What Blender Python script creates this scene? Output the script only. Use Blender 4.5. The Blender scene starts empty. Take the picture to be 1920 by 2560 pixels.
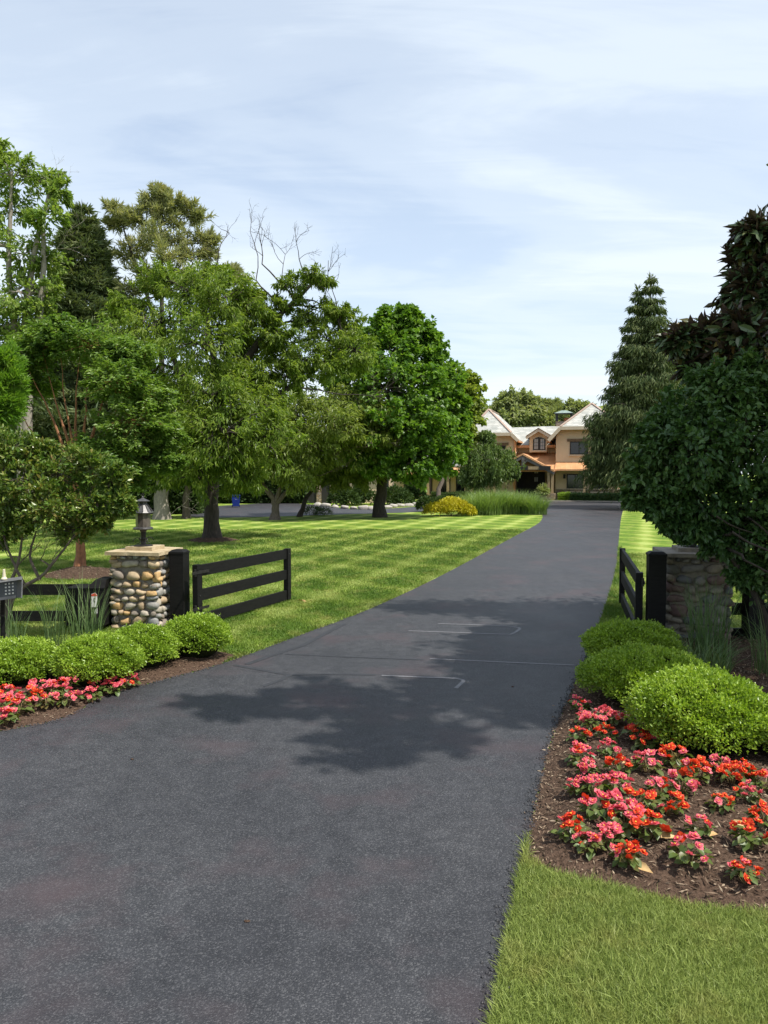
import bpy, bmesh, math, random
import numpy as np
from mathutils import Vector
SC = bpy.context.scene
COL = SC.collection
rng = np.random.default_rng(7)
random.seed(7)
R = math.radians
PI = math.pi
# ------------------------------------------------------------------ camera model
H = 2.55
F = 1920.0
PITCH = math.atan(100 / 1920)
def ray(px, py):
    x, y = (px - 960) / F, (1280 - py) / F
    c, s = math.cos(PITCH), math.sin(PITCH)
    return np.array([x, y * s + c, y * c - s])
def G(px, py, z=0.0):
    d = ray(px, py); t = (z - H) / d[2]
    return np.array([d[0] * t, d[1] * t, z])
def P(px, py, Y):
    d = ray(px, py); t = Y / d[1]
    return np.array([d[0] * t, Y, H + d[2] * t])
cam = bpy.data.cameras.new('camera'); co = bpy.data.objects.new('camera', cam); COL.objects.link(co)
cam.sensor_fit = 'HORIZONTAL'; cam.sensor_width = 36; cam.lens = 36; cam.clip_end = 3000; cam.clip_start = .05
co.location = (0, 0, H); co.rotation_euler = (R(90) - PITCH, 0, 0)
SC.camera = co

# the house faces down the drive: a turned frame, u along its front, v into it
YH = 70.0; HT = R(16); HCX = P(1340, 1180, YH)[0]; HC, HS = math.cos(HT), math.sin(HT)
def hu(px, v):
    k = (px - 960) / F / (math.cos(PITCH)) ; k = ray(px, 1180)[0] / ray(px, 1180)[1]
    return (k * (YH + v * HC) - HCX - v * HS) / (HC + k * HS)
def HW(px, v):
    u = hu(px, v); return np.array([HCX + u * HC + v * HS, YH - u * HS + v * HC])
# ------------------------------------------------------------------ light
SUN_EL = 57
sh = np.array([0.87, -0.49]); sh /= np.linalg.norm(sh)
sv = Vector((sh[0] * math.cos(R(SUN_EL)), sh[1] * math.cos(R(SUN_EL)), math.sin(R(SUN_EL))))
sl = bpy.data.lights.new('sun', 'SUN'); so = bpy.data.objects.new('sun', sl); COL.objects.link(so)
sl.energy = 5.0; sl.angle = R(.53); sl.color = (1, .95, .86)
so.rotation_euler = sv.to_track_quat('Z', 'Y').to_euler(); so.location = (30, -20, 50)

# ------------------------------------------------------------------ node helpers
def nt_new(m):
    m.use_nodes = True
    nt = m.node_tree; nt.nodes.clear()
    return nt
def nd(nt, t, **kw):
    n = nt.nodes.new(t)
    for k, v in kw.items():
        if k.startswith('i_'):
            key = k[2:]
            key = int(key) if key.isdigit() else key.replace('_', ' ')
            n.inputs[key].default_value = v
        else:
            setattr(n, k, v)
    return n
def lk(nt, a, b): nt.links.new(a, b)
def ramp(nt, fac, stops, interp='LINEAR'):
    r = nd(nt, 'ShaderNodeValToRGB'); cr = r.color_ramp; cr.interpolation = interp
    while len(cr.elements) < len(stops): cr.elements.new(.5)
    for e, (p, c) in zip(cr.elements, stops):
        e.position = p; e.color = (*c, 1) if len(c) == 3 else c
    lk(nt, fac, r.inputs[0]); return r.outputs[0]
def math_n(nt, op, a, b=None, clamp=False):
    n = nd(nt, 'ShaderNodeMath', operation=op, use_clamp=clamp)
    for i, v in enumerate((a, b)):
        if v is None: continue
        if hasattr(v, 'type') and hasattr(v, 'node'): lk(nt, v, n.inputs[i])
        else: n.inputs[i].default_value = v
    return n.outputs[0]
def mixc(nt, fac, a, b, mode='MIX'):
    n = nd(nt, 'ShaderNodeMix', data_type='RGBA', blend_type=mode)
    for i, v in ((0, fac), (6, a), (7, b)):
        if hasattr(v, 'node'): lk(nt, v, n.inputs[i])
        else: n.inputs[i].default_value = v if i == 0 else (*v, 1)
    return n.outputs[2]
def noise(nt, vec, scale, detail=3, rough=.55):
    n = nd(nt, 'ShaderNodeTexNoise', i_Scale=scale, i_Detail=detail, i_Roughness=rough)
    if vec is not None: lk(nt, vec, n.inputs['Vector'])
    return n.outputs[0]
def pos(nt): return nd(nt, 'ShaderNodeNewGeometry').outputs['Position']
def objc(nt): return nd(nt, 'ShaderNodeTexCoord').outputs['Object']
def vscale(nt, v, s):
    n = nd(nt, 'ShaderNodeVectorMath', operation='MULTIPLY'); lk(nt, v, n.inputs[0]); n.inputs[1].default_value = s
    return n.outputs[0]
def finish(nt, col, rough=.7, metallic=0, spec=.4, bump=None, bs=.3, bd=.01):
    b = nd(nt, 'ShaderNodeBsdfPrincipled'); o = nd(nt, 'ShaderNodeOutputMaterial')
    if hasattr(col, 'node'): lk(nt, col, b.inputs['Base Color'])
    else: b.inputs['Base Color'].default_value = (*col, 1)
    if hasattr(rough, 'node'): lk(nt, rough, b.inputs['Roughness'])
    else: b.inputs['Roughness'].default_value = rough
    b.inputs['Metallic'].default_value = metallic
    b.inputs['Specular IOR Level'].default_value = spec
    if bump is not None:
        n = nd(nt, 'ShaderNodeBump', i_Strength=bs, i_Distance=bd); lk(nt, bump, n.inputs['Height']); lk(nt, n.outputs[0], b.inputs['Normal'])
    lk(nt, b.outputs[0], o.inputs[0])
    return b
def simple(name, rgb, rough=.7, var=.2, scale=8, metallic=0, spec=.4, stretch=(1, 1, 1), bs=.25, bd=.01, rgb2=None):
    m = bpy.data.materials.new(name); nt = nt_new(m)
    v = vscale(nt, objc(nt), stretch)
    n = noise(nt, v, scale, 4, .6)
    c2 = rgb2 or tuple(min(1, c * (1 + var)) for c in rgb)
    c1 = tuple(c * (1 - var) for c in rgb) if rgb2 is None else rgb
    col = ramp(nt, n, [(.3, c1), (.7, c2)])
    finish(nt, col, rough, metallic, spec, n, bs, bd)
    return m
def leafmat(name, cols, transl=.3, rough=.45, spec=.35, back=None, tcol=None):
    m = bpy.data.materials.new(name); nt = nt_new(m)
    geo = nd(nt, 'ShaderNodeNewGeometry')
    rnd = geo.outputs['Random Per Island']
    n = noise(nt, geo.outputs['Position'], .9, 2)
    f = math_n(nt, 'ADD', math_n(nt, 'MULTIPLY', rnd, .62), math_n(nt, 'MULTIPLY', math_n(nt, 'SUBTRACT', n, .31), 1.0), True)
    k = len(cols) - 1
    col = ramp(nt, f, [(i / k, c) for i, c in enumerate(cols)])
    if back:
        col = mixc(nt, geo.outputs['Backfacing'], col, back)
    b = nd(nt, 'ShaderNodeBsdfPrincipled'); lk(nt, col, b.inputs['Base Color'])
    b.inputs['Roughness'].default_value = rough; b.inputs['Specular IOR Level'].default_value = spec
    t = nd(nt, 'ShaderNodeBsdfTranslucent')
    tc = mixc(nt, 1.0, col, tcol or (1.25, 1.3, .55), 'MULTIPLY'); lk(nt, tc, t.inputs[0])
    mx = nd(nt, 'ShaderNodeMixShader'); mx.inputs[0].default_value = transl
    lk(nt, b.outputs[0], mx.inputs[1]); lk(nt, t.outputs[0], mx.inputs[2])
    o = nd(nt, 'ShaderNodeOutputMaterial'); lk(nt, mx.outputs[0], o.inputs[0])
    return m

# ------------------------------------------------------------------ sky
w = bpy.data.worlds.new('World'); SC.world = w; w.use_nodes = True
nt = w.node_tree; nt.nodes.clear()
sky = nd(nt, 'ShaderNodeTexSky', sky_type='NISHITA', sun_disc=False, sun_elevation=R(SUN_EL), sun_rotation=math.atan2(sh[0], sh[1]))
sky.air_density = 1.0; sky.dust_density = 1.5; sky.ozone_density = 1.0
tc = nd(nt, 'ShaderNodeTexCoord')
sep = nd(nt, 'ShaderNodeSeparateXYZ'); lk(nt, tc.outputs['Generated'], sep.inputs[0])
zc = math_n(nt, 'ADD', math_n(nt, 'MAXIMUM', sep.outputs[2], 0.0), .12)
cx = math_n(nt, 'DIVIDE', sep.outputs[0], zc); cy = math_n(nt, 'DIVIDE', sep.outputs[1], zc)
cmb = nd(nt, 'ShaderNodeCombineXYZ'); lk(nt, cx, cmb.inputs[0]); lk(nt, cy, cmb.inputs[1])
mp = nd(nt, 'ShaderNodeMapping'); lk(nt, cmb.outputs[0], mp.inputs[0]); mp.inputs['Rotation'].default_value = (0, 0, R(-28)); mp.inputs['Scale'].default_value = (.55, 1.15, 1); mp.inputs['Location'].default_value = (1.3, .45, 0)
n1 = nd(nt, 'ShaderNodeTexNoise', i_Scale=.9, i_Detail=7, i_Roughness=.52, i_Distortion=.5); lk(nt, mp.outputs[0], n1.inputs['Vector'])
n2 = nd(nt, 'ShaderNodeTexNoise', i_Scale=3.2, i_Detail=6, i_Roughness=.6, i_Distortion=.9)
mp2 = nd(nt, 'ShaderNodeMapping'); lk(nt, cmb.outputs[0], mp2.inputs[0]); mp2.inputs['Rotation'].default_value = (0, 0, R(35)); mp2.inputs['Scale'].default_value = (.25, 1.2, 1)
lk(nt, mp2.outputs[0], n2.inputs['Vector'])
cl = math_n(nt, 'ADD', math_n(nt, 'MULTIPLY', n1.outputs[0], .75), math_n(nt, 'MULTIPLY', n2.outputs[0], .25))
cl = ramp(nt, cl, [(.40, (0, 0, 0)), (.50, (.45, .45, .45)), (.60, (1, 1, 1))], 'EASE')
hz = ramp(nt, sep.outputs[2], [(0.0, (1, 1, 1)), (.16, (.55, .55, .55)), (.42, (.1, .1, .1))])
fac = math_n(nt, 'ADD', math_n(nt, 'MULTIPLY', cl, .62), math_n(nt, 'MULTIPLY', hz, .55), True)
fac = math_n(nt, 'ADD', math_n(nt, 'MULTIPLY', fac, .68), .31)
bg1 = nd(nt, 'ShaderNodeBackground', i_Strength=.15); lk(nt, sky.outputs[0], bg1.inputs[0])
bg2 = nd(nt, 'ShaderNodeBackground', i_Strength=.83); bg2.inputs[0].default_value = (.85, .935, 1.01, 1)
mx = nd(nt, 'ShaderNodeMixShader'); lk(nt, fac, mx.inputs[0]); lk(nt, bg1.outputs[0], mx.inputs[1]); lk(nt, bg2.outputs[0], mx.inputs[2])
wo = nd(nt, 'ShaderNodeOutputWorld'); lk(nt, mx.outputs[0], wo.inputs[0])
vs = SC.view_settings; vs.view_transform = 'Standard'; vs.look = 'None'; vs.exposure = .45; vs.gamma = 1
cy_ = SC.cycles
cy_.max_bounces = 6; cy_.diffuse_bounces = 3; cy_.glossy_bounces = 2; cy_.transmission_bounces = 4; cy_.transparent_max_bounces = 6
cy_.caustics_reflective = False; cy_.caustics_refractive = False; cy_.sample_clamp_indirect = 4

# ------------------------------------------------------------------ objects
def link(name, data, parent=None, loc=None):
    o = bpy.data.objects.new(name, data); COL.objects.link(o)
    if parent is not None: o.parent = parent
    if loc is not None: o.location = loc
    return o
def tag(o, label=None, cat=None, group=None, kind=None):
    if label: o['label'] = label
    if cat: o['category'] = cat
    if group: o['group'] = group
    if kind: o['kind'] = kind
    return o
def thing(name, loc, label, cat, group=None, rz=0):
    o = link(name, None, None, loc); o.rotation_euler = (0, 0, rz); o.empty_display_size = .1
    return tag(o, label, cat, group, 'thing')
class MB:
    """collects vertices and faces (numpy), one mesh object out"""
    def __init__(s): s.V = []; s.F = []; s.n = 0; s.M = []
    def add(s, V, Fs, mi=0):
        V = np.asarray(V, float).reshape(-1, 3)
        if not isinstance(Fs, list): Fs = [Fs]
        for f in Fs:
            f = np.asarray(f, np.int64)
            if f.size == 0: continue
            s.F.append(f + s.n); s.M.append((mi, len(f)))
        s.V.append(V); s.n += len(V); return s
    def box(s, x0, x1, y0, y1, z0, z1, M=None, mi=0):
        V = np.array([(x, y, z) for z in (z0, z1) for y in (y0, y1) for x in (x0, x1)], float)
        if M is not None: V = M(V)
        return s.add(V, np.array([(0, 2, 3, 1), (4, 5, 7, 6), (0, 1, 5, 4), (2, 6, 7, 3), (0, 4, 6, 2), (1, 3, 7, 5)]), mi)
    def beam(s, a, b, wd, ht, up=(0, 0, 1)):
        a = np.array(a, float); b = np.array(b, float); d = b - a; d /= np.linalg.norm(d)
        sd = np.cross(d, up); sd /= np.linalg.norm(sd); u = np.cross(sd, d)
        V = [q + sx * sd * wd / 2 + sz * u * ht / 2 for q in (a, b) for sx, sz in ((-1, -1), (1, -1), (1, 1), (-1, 1))]
        return s.add(V, np.array([(0, 1, 2, 3), (7, 6, 5, 4), (0, 4, 5, 1), (1, 5, 6, 2), (2, 6, 7, 3), (3, 7, 4, 0)]))
    def prism(s, poly, y0, y1):
        """polygon of (x, z) extruded along y"""
        n = len(poly)
        V = [(x, y0, z) for x, z in poly] + [(x, y1, z) for x, z in poly]
        Fs = [np.array([list(range(n))]), np.array([list(range(2 * n - 1, n - 1, -1))]), np.array([(i, i + n, (i + 1) % n + n, (i + 1) % n) for i in range(n)])]
        return s.add(V, Fs)
    def lathe(s, prof, seg=16, c=(0, 0, 0)):
        a = np.arange(seg) * 2 * PI / seg
        V = np.concatenate([np.stack([c[0] + r * np.cos(a), c[1] + r * np.sin(a), np.full(seg, c[2] + z)], 1) for r, z in prof])
        k = len(prof); i = np.arange(seg); j = (i + 1) % seg
        Fs = [np.stack([q * seg + i, q * seg + j, (q + 1) * seg + j, (q + 1) * seg + i], 1) for q in range(k - 1)]
        caps = [np.array([list(range(seg))[::-1]]), np.array([list(range((k - 1) * seg, k * seg))])]
        return s.add(V, Fs + caps)
    def tube(s, Pt, Rd, seg=6):
        Pt = np.asarray(Pt, float); n = len(Pt)
        Rd = np.broadcast_to(np.asarray(Rd, float), (n,))
        T = np.gradient(Pt, axis=0); T /= np.linalg.norm(T, axis=1)[:, None] + 1e-9
        ref = np.array([0.3, 1, .1]) if abs(T[:, 2]).mean() > .7 else np.array([0.05, .1, 1])
        A = np.cross(T, ref); A /= np.linalg.norm(A, axis=1)[:, None] + 1e-9; B = np.cross(T, A)
        a = np.arange(seg) * 2 * PI / seg
        V = (Pt[:, None] + Rd[:, None, None] * (np.cos(a)[None, :, None] * A[:, None] + np.sin(a)[None, :, None] * B[:, None])).reshape(-1, 3)
        i = np.arange(seg); j = (i + 1) % seg
        Fs = np.concatenate([np.stack([q * seg + i, q * seg + j, (q + 1) * seg + j, (q + 1) * seg + i], 1) for q in range(n - 1)])
        return s.add(V, Fs)
    def build(s, name, m, parent=None, smooth=False, off=None, loc=None):
        V = np.concatenate(s.V)
        if off is not None: V = V - np.asarray(off)
        me = bpy.data.meshes.new(name)
        me.vertices.add(len(V)); me.vertices.foreach_set('co', V.astype(np.float32).ravel())
        tot = np.concatenate([np.full(len(f), f.shape[1], np.int32) for f in s.F])
        li = np.concatenate([f.ravel() for f in s.F]).astype(np.int32)
        st = np.concatenate([[0], np.cumsum(tot)[:-1]]).astype(np.int32)
        me.loops.add(len(li)); me.loops.foreach_set('vertex_index', li)
        me.polygons.add(len(tot)); me.polygons.foreach_set('loop_start', st)
        me.polygons.foreach_set('material_index', np.concatenate([np.full(c, i, np.int32) for i, c in s.M]))
        me.polygons.foreach_set('use_smooth', np.full(len(tot), bool(smooth)))
        me.update(calc_edges=True); me.validate()
        for q in (m if isinstance(m, (list, tuple)) else [m]): me.materials.append(q)
        return link(name, me, parent, loc)
def unit(v): return v / (np.linalg.norm(v, axis=-1, keepdims=True) + 1e-9)
def leaves(mb, Pt, D, N, L, W, shape='d', fold=.22, droop=.0):
    n = len(Pt)
    if n == 0: return
    D = unit(D); S = unit(np.cross(D, N)); N = np.cross(S, D)
    L = np.broadcast_to(np.asarray(L, float), (n,))[:, None]; W = np.broadcast_to(np.asarray(W, float), (n,))[:, None]
    if shape == 'd':
        q = .42
        V = np.stack([Pt, Pt + D * L * q + S * W / 2 + N * W * fold, Pt + D * L - N * L * droop, Pt + D * L * q - S * W / 2 + N * W * fold], 1)
        f = np.array([(0, 1, 2), (0, 2, 3)]); k = 4
    elif shape == 'b':
        V = np.stack([Pt - S * W / 2, Pt + S * W / 2, Pt + D * L * .55 + S * W * .36, Pt + D * L * .55 - S * W * .36, Pt + D * L - N * L * droop], 1)
        f = np.array([(0, 1, 2), (0, 2, 3), (3, 2, 4)]); k = 5
    else:
        def q(t, sd, up, dr): return Pt + D * L * t + S * W * sd + N * (W * up - L * dr)
        V = np.stack([q(0, 0, 0, 0), q(.25, .42, fold, droop * .1), q(.62, .44, fold, droop * .45), q(1, 0, 0, droop),
                      q(.62, -.44, fold, droop * .45), q(.25, -.42, fold, droop * .1), q(.25, 0, 0, droop * .1), q(.62, 0, 0, droop * .45)], 1)
        f = np.array([(0, 1, 6), (0, 6, 5), (1, 2, 7), (1, 7, 6), (6, 7, 4), (6, 4, 5), (2, 3, 7), (7, 3, 4)]); k = 8
    idx = (np.arange(n) * k)[:, None, None] + f[None]
    mb.add(V.reshape(-1, 3), idx.reshape(-1, 3))
def rdir(n, rg=rng): return unit(rg.normal(size=(n, 3)))
def curve(a, b, k=5, sag=0.0, wob=.05, rg=rng):
    a = np.asarray(a, float); b = np.asarray(b, float); t = np.linspace(0, 1, k)[:, None]
    L = np.linalg.norm(b - a)
    p = a + (b - a) * t + rg.normal(size=(k, 3)) * wob * L * np.sin(PI * t)
    p[:, 2] += sag * L * np.sin(PI * t[:, 0])
    return p
def twigs(mb, start, d, L, r, depth, rg, kids=3):
    d = unit(np.asarray(d, float)); p = [np.asarray(start, float)]; dd = d.copy()
    for i in range(4):
        dd = unit(dd + rg.normal(size=3) * .16 + np.array([0, 0, .06])); p.append(p[-1] + dd * L / 4)
    mb.tube(p, np.linspace(r, r * .45, 5), 4)
    if depth > 0:
        for i in range(kids):
            k = 1 + rg.integers(0, 4); twigs(mb, p[k], dd + rg.normal(size=3) * .65, L * rg.uniform(.4, .65), r * .55, depth - 1, rg, kids)

# ------------------------------------------------------------------ trees
def make_tree(name, base, Y, lobes, leaf, mat_leaf, mat_bark, label, cat='tree', group=None, trunk_r=.25, fork=.35, stems=None, seed=1,
              clump=26, per=110, sig=.34, mode='round', flat=.75, depthf=.85, dead=None, limb_r=.35, inner=.3, extra=None, twig_n=1.0, sl=.9, axz=.25, taper=1.0):
    """lobes: (px, py, radius_px, dY[, weight]) turned into ellipsoids round the trunk; leaf = (length, width, shape)"""
    rg = np.random.default_rng(seed)
    base = np.asarray(base, float)
    root = thing(name, base, label, cat, group)
    wood = MB(); crown = MB()
    C = []
    for lb in lobes:
        if len(lb) >= 6 and lb[5] == 'w': c = np.array(lb[:3], float); r = lb[3]; wt = lb[4]
        else:
            c = P(lb[0], lb[1], Y + lb[3]); r = lb[2] * Y / F; wt = lb[4] if len(lb) > 4 else 1
        C.append((c, r, wt))
    cz = np.array([c[0][2] for c in C])
    top = np.array([np.mean([c[0][0] for c in C]), np.mean([c[0][1] for c in C]), np.percentile(cz, 70)])
    hub = base + (top - base) * fork; hub[0] = base[0] + (top[0] - base[0]) * fork * .5; hub[1] = base[1] + (top[1] - base[1]) * fork * .5
    if stems is None:
        p = curve(base, hub, 6, 0, .02, rg); rr = np.linspace(trunk_r, trunk_r * .72, 6); rr[0] *= 1.35
        p[0, 2] -= .1
        wood.tube(p, rr, 12)
        lead = curve(hub, top, 5, 0, .05, rg); wood.tube(lead, np.linspace(trunk_r * .7, trunk_r * .2, 5), 8)
        spine = np.concatenate([lead[:4]])
    else:
        spine = []
        for st in stems:
            st = np.asarray(st, float); k = len(st)
            tt = np.linspace(0, k - 1, 4 * k); pp = np.stack([np.interp(tt, np.arange(k), st[:, q]) for q in range(3)], 1)
            
            for _ in range(3): pp[1:-1] = (pp[:-2] + pp[1:-1] * 2 + pp[2:]) / 4
            pp[1:-1] += rg.normal(size=pp[1:-1].shape) * trunk_r * .07
            rad_ = np.linspace(1, .22, len(pp)) ** taper * trunk_r
            if abs(pp[0, 2]) < .3: rad_[0] *= 1.5; rad_[1] *= 1.12; pp[0, 2] -= .12
            else: rad_ *= .62
            wood.tube(pp, rad_, 10); spine.append(pp[len(pp) // 2:])
        spine = np.concatenate(spine)
    Ls, Ws, shp = leaf
    AP = []; AD = []; AN = []
    for c, r, wt in C:
        low = spine[np.argmin(np.linalg.norm(spine - c, axis=1) + np.maximum(0, spine[:, 2] - c[2]) * 1.5)]
        limb = curve(low, c, 6, .06, .05, rg)
        lr = min(trunk_r * limb_r, .03 + r * .05)
        wood.tube(limb, np.linspace(lr, lr * .45, 6), 6)
        nc = max(3, int(clump * wt))
        d = rdir(nc, rg); rad = rg.uniform(inner, 1, nc) ** .6
        cc = c + d * (rad * r)[:, None] * np.array([1, depthf, flat])
        for k in range(nc):
            if rg.random() < .55 * twig_n:
                a = limb[rg.integers(3, 6)]
                wood.tube(curve(a, cc[k], 4, .05, .06, rg), np.linspace(lr * .4, lr * .12, 4), 4)
            n = int(per * rg.uniform(.5, 1.4)); s = sig * .72 * r * rg.uniform(.7, 1.2)
            if mode == 'weep':
                ns = max(2, n // 14); pts = []
                st = cc[k] + rg.normal(size=(ns, 3)) * s * np.array([1, 1, .6])
                ln = rg.uniform(.4, 1.3, ns) * r
                t = rg.random((ns, 14)); q = st[:, None] + np.array([0, 0, -1]) * (t * ln[:, None])[..., None] + rg.normal(size=(ns, 14, 3)) * .04
                q = q.reshape(-1, 3); dd = rg.normal(size=q.shape) * .55 + np.array([0, 0, -1.0])
            else:
                ax = unit(d[k] * np.array([1, 1, .8]) + rg.normal(size=3) * .45 + np.array([0, 0, axz])); t = rg.random(n) ** .8
                ln = sl * r * rg.uniform(.6, 1.3)
                q = cc[k] + ax * ((t - .35) * ln)[:, None] + rg.normal(size=(n, 3)) * (s * (1.05 - .7 * t))[:, None] * np.array([1, 1, .7])
                if rg.random() < .8: wood.tube(curve(cc[k] - ax * ln * .35, cc[k] + ax * ln * .6, 4, 0, .04, rg), np.linspace(lr * .22, lr * .06, 4), 4)
                out = unit(q - c)
                dz = {'round': -.25, 'lance': -.75, 'layer': -.12, 'up': .5}[mode]
                dd = out * .8 + rg.normal(size=q.shape) * .6 + np.array([0, 0, dz])
            if mode == 'layer': dd[:, 2] *= .35
            AP.append(q); AD.append(dd)
            nn = unit(q - c) * .5 + np.array([0, 0, .9]) + rg.normal(size=q.shape) * (.28 if mode == 'layer' else .5)
            AN.append(nn)
    AP = np.concatenate(AP); AD = np.concatenate(AD); AN = np.concatenate(AN)
    sc = rg.uniform(.7, 1.25, len(AP))
    leaves(crown, AP, AD, AN, Ls * sc, Ws * sc, shp, droop=.12)
    if dead:
        for (px, py, dY, tx, tz, L) in dead:
            q = P(px, py, Y + dY); j = np.argmin(np.linalg.norm(spine - q, axis=1) + np.maximum(0, spine[:, 2] - q[2])); dr = .022 * min(1, L / 1.2)
            wood.tube(curve(spine[j], q, 5, .04, .04, rg), np.linspace(dr * 1.8, dr, 5), 5)
            twigs(wood, q, (tx, rg.normal() * .2, tz), L, dr, 3, rg, 3)
    if extra: extra(wood, crown, rg)
    wood.build('trunk', mat_bark, root, True, base); crown.build('crown', mat_leaf, root, False, base)
    return root
def conifer_geo(wood, crown, base, h, prof, rg, nwh=40, nb=6, droop=.25, up=.12, tw=(.32, .05), dens=9, z0=.06, tr=.28, hang=.6, spread=.22, start=.2):
    """trunk with whorls of branches clothed in short twigs of needles"""
    base = np.asarray(base, float)
    wood.tube(curve(base - [0, 0, .1], base + [0, 0, h], 8, 0, .004, rg), np.linspace(tr, .02, 8), 8)
    AP = []; AD = []
    for i in range(nwh):
        t = z0 + (1.01 - z0) * (i + rg.uniform(-.7, .7)) / nwh
        t = min(max(t, z0), .995); z = t * h; Rr = prof(t)
        k = max(3, int(nb * (.6 + .6 * Rr / max(prof(z0 + .12), .1))))
        a0 = rg.uniform(0, 2 * PI)
        for j in range(k):
            a = a0 + 2 * PI * j / k + rg.uniform(-.3, .3); L = Rr * rg.uniform(.65, 1.12)
            if L < .15: L = .15
            s = np.linspace(0, 1, 6); dr = droop * L
            pr = s * L; pz = z - dr * s ** 1.2 + up * L * np.maximum(0, s - .55) ** 1.5 * 3
            p = base + np.stack([pr * math.cos(a), pr * math.sin(a), pz], 1); p[1:] += rg.normal(size=(5, 3)) * .02 * L
            wood.tube(p, np.linspace(.012 + .012 * L, .008, 6), 4)
            m = max(4, int(dens * (1 + L * 4)))
            u = rg.uniform(start, 1.02, m) ** .8
            q = np.stack([np.interp(u, s, p[:, c]) for c in range(3)], 1)
            tn = np.array([math.cos(a), math.sin(a), 0]); sd = np.array([-math.sin(a), math.cos(a), 0])
            lat = rg.normal(size=m) * spread * (L * .35 + .18) * (1.15 - u * .6)
            q = q + sd * lat[:, None]; q[:, 2] -= np.abs(rg.normal(size=m)) * .10 * L * hang
            dd = tn * .55 + sd * (np.sign(lat) * rg.uniform(.2, .8, m))[:, None] + rg.normal(size=(m, 3)) * .35; dd[:, 2] -= hang * rg.uniform(.3, 1.3, m)
            AP.append(q); AD.append(dd)
    m = 90; zt = h * (1 - .13 * rg.random(m) ** 1.3); a = rg.uniform(0, 6.28, m); k = .3 + 2.2 * (1 - zt / h)
    AP.append(base + np.stack([0 * a, 0 * a, zt], 1) + np.stack([np.cos(a), np.sin(a), 0 * a], 1) * (k * .16)[:, None]); AD.append(np.stack([np.cos(a) * k, np.sin(a) * k, rg.uniform(.1, .9, m)], 1))
    AP = np.concatenate(AP); AD = np.concatenate(AD)
    N = rng.normal(size=AP.shape) * .6 + np.array([0, 0, .8]); sc = rg.uniform(.6, 1.3, len(AP))
    leaves(crown, AP, AD, N, tw[0] * sc, tw[1] * sc, 'd', fold=.3, droop=.1)

BARK = simple('bark', (.075, .058, .045), .9, rgb2=(.15, .12, .095), scale=6, stretch=(3, 3, .5), bs=.8, bd=.03)
BARKD = simple('bark_dark', (.022, .017, .014), .9, rgb2=(.06, .048, .038), scale=7, stretch=(3, 3, .5), bs=.8, bd=.03)
BARKO = simple('bark_orange', (.13, .05, .022), .7, rgb2=(.36, .16, .07), scale=5, stretch=(2, 2, .9), bs=.6, bd=.02)
BARKG = simple('bark_grey', (.16, .14, .12), .9, rgb2=(.28, .25, .21), scale=6, stretch=(3, 3, .5), bs=.6, bd=.02)
L_OAK = leafmat('leaf_lance', [(0.065, 0.12, 0.018), (0.125, 0.195, 0.026), (0.195, 0.27, 0.04), (0.29, 0.34, 0.07)], 0.48)
L_OAK2 = leafmat('leaf_lance_pale', [(0.095, 0.145, 0.026), (0.155, 0.21, 0.038), (0.215, 0.265, 0.055), (0.28, 0.32, 0.09)], 0.48)
L_MAPLE = leafmat('leaf_maple', [(0.045, 0.105, 0.016), (0.09, 0.185, 0.024), (0.145, 0.255, 0.032), (0.215, 0.33, 0.05)], 0.46)
L_PAPER = leafmat('leaf_paperbark', [(0.06, 0.13, 0.03), (0.115, 0.2, 0.04), (0.17, 0.26, 0.055), (0.22, 0.31, 0.075)], 0.44)
L_TULIP = leafmat('leaf_tulip', [(0.09, 0.16, 0.035), (0.15, 0.23, 0.05), (0.22, 0.3, 0.065), (0.3, 0.37, 0.1)], 0.45)
L_PINE = leafmat('needle_pine', [(0.19, 0.22, 0.12), (0.27, 0.29, 0.15), (0.35, 0.35, 0.18), (0.43, 0.39, 0.2)], 0.30, .6, .2)
L_CEDAR = leafmat('needle_cedar', [(0.075, 0.115, 0.06), (0.115, 0.155, 0.075), (0.155, 0.19, 0.09), (0.2, 0.22, 0.1)], 0.22, .6, .2)
L_SPRUCE = leafmat('needle_spruce', [(0.045, 0.078, 0.034), (0.078, 0.112, 0.042), (0.115, 0.145, 0.054), (0.17, 0.19, 0.075)], 0.22, .6, .2)
L_FAR = leafmat('leaf_far', [(0.18, 0.225, 0.11), (0.24, 0.285, 0.135), (0.3, 0.33, 0.16), (0.36, 0.38, 0.19)], 0.42, .7, .1)  # paler, less saturated greens: distance haze is put into the leaf colour
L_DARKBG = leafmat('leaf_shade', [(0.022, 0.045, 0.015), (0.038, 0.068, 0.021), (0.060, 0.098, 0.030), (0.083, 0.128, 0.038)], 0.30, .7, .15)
L_LIME = leafmat('leaf_lime', [(0.112, 0.175, 0.025), (0.175, 0.237, 0.037), (0.237, 0.300, 0.050), (0.312, 0.350, 0.062)], 0.45)
L_BRIGHT = leafmat('leaf_bright', [(0.084, 0.180, 0.024), (0.120, 0.240, 0.030), (0.168, 0.300, 0.036), (0.240, 0.360, 0.048)], 0.45)
L_CRAPE = leafmat('leaf_crape', [(0.04, 0.095, 0.018), (0.08, 0.15, 0.024), (0.13, 0.2, 0.034), (0.2, 0.235, 0.055), (0.32, 0.18, 0.07)], 0.32, .32, .45)
L_VIB = leafmat('leaf_viburnum', [(0.028, 0.072, 0.022), (0.046, 0.1, 0.028), (0.07, 0.135, 0.036), (0.11, 0.18, 0.05)], 0.28, .4, .4)
L_MAG = leafmat('leaf_magnolia', [(0.03, 0.055, 0.022), (0.042, 0.075, 0.028), (0.055, 0.092, 0.035), (0.07, 0.1, 0.04), (0.28, 0.15, 0.03)], .06, .28, .5, back=(.055, .036, .032))
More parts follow.
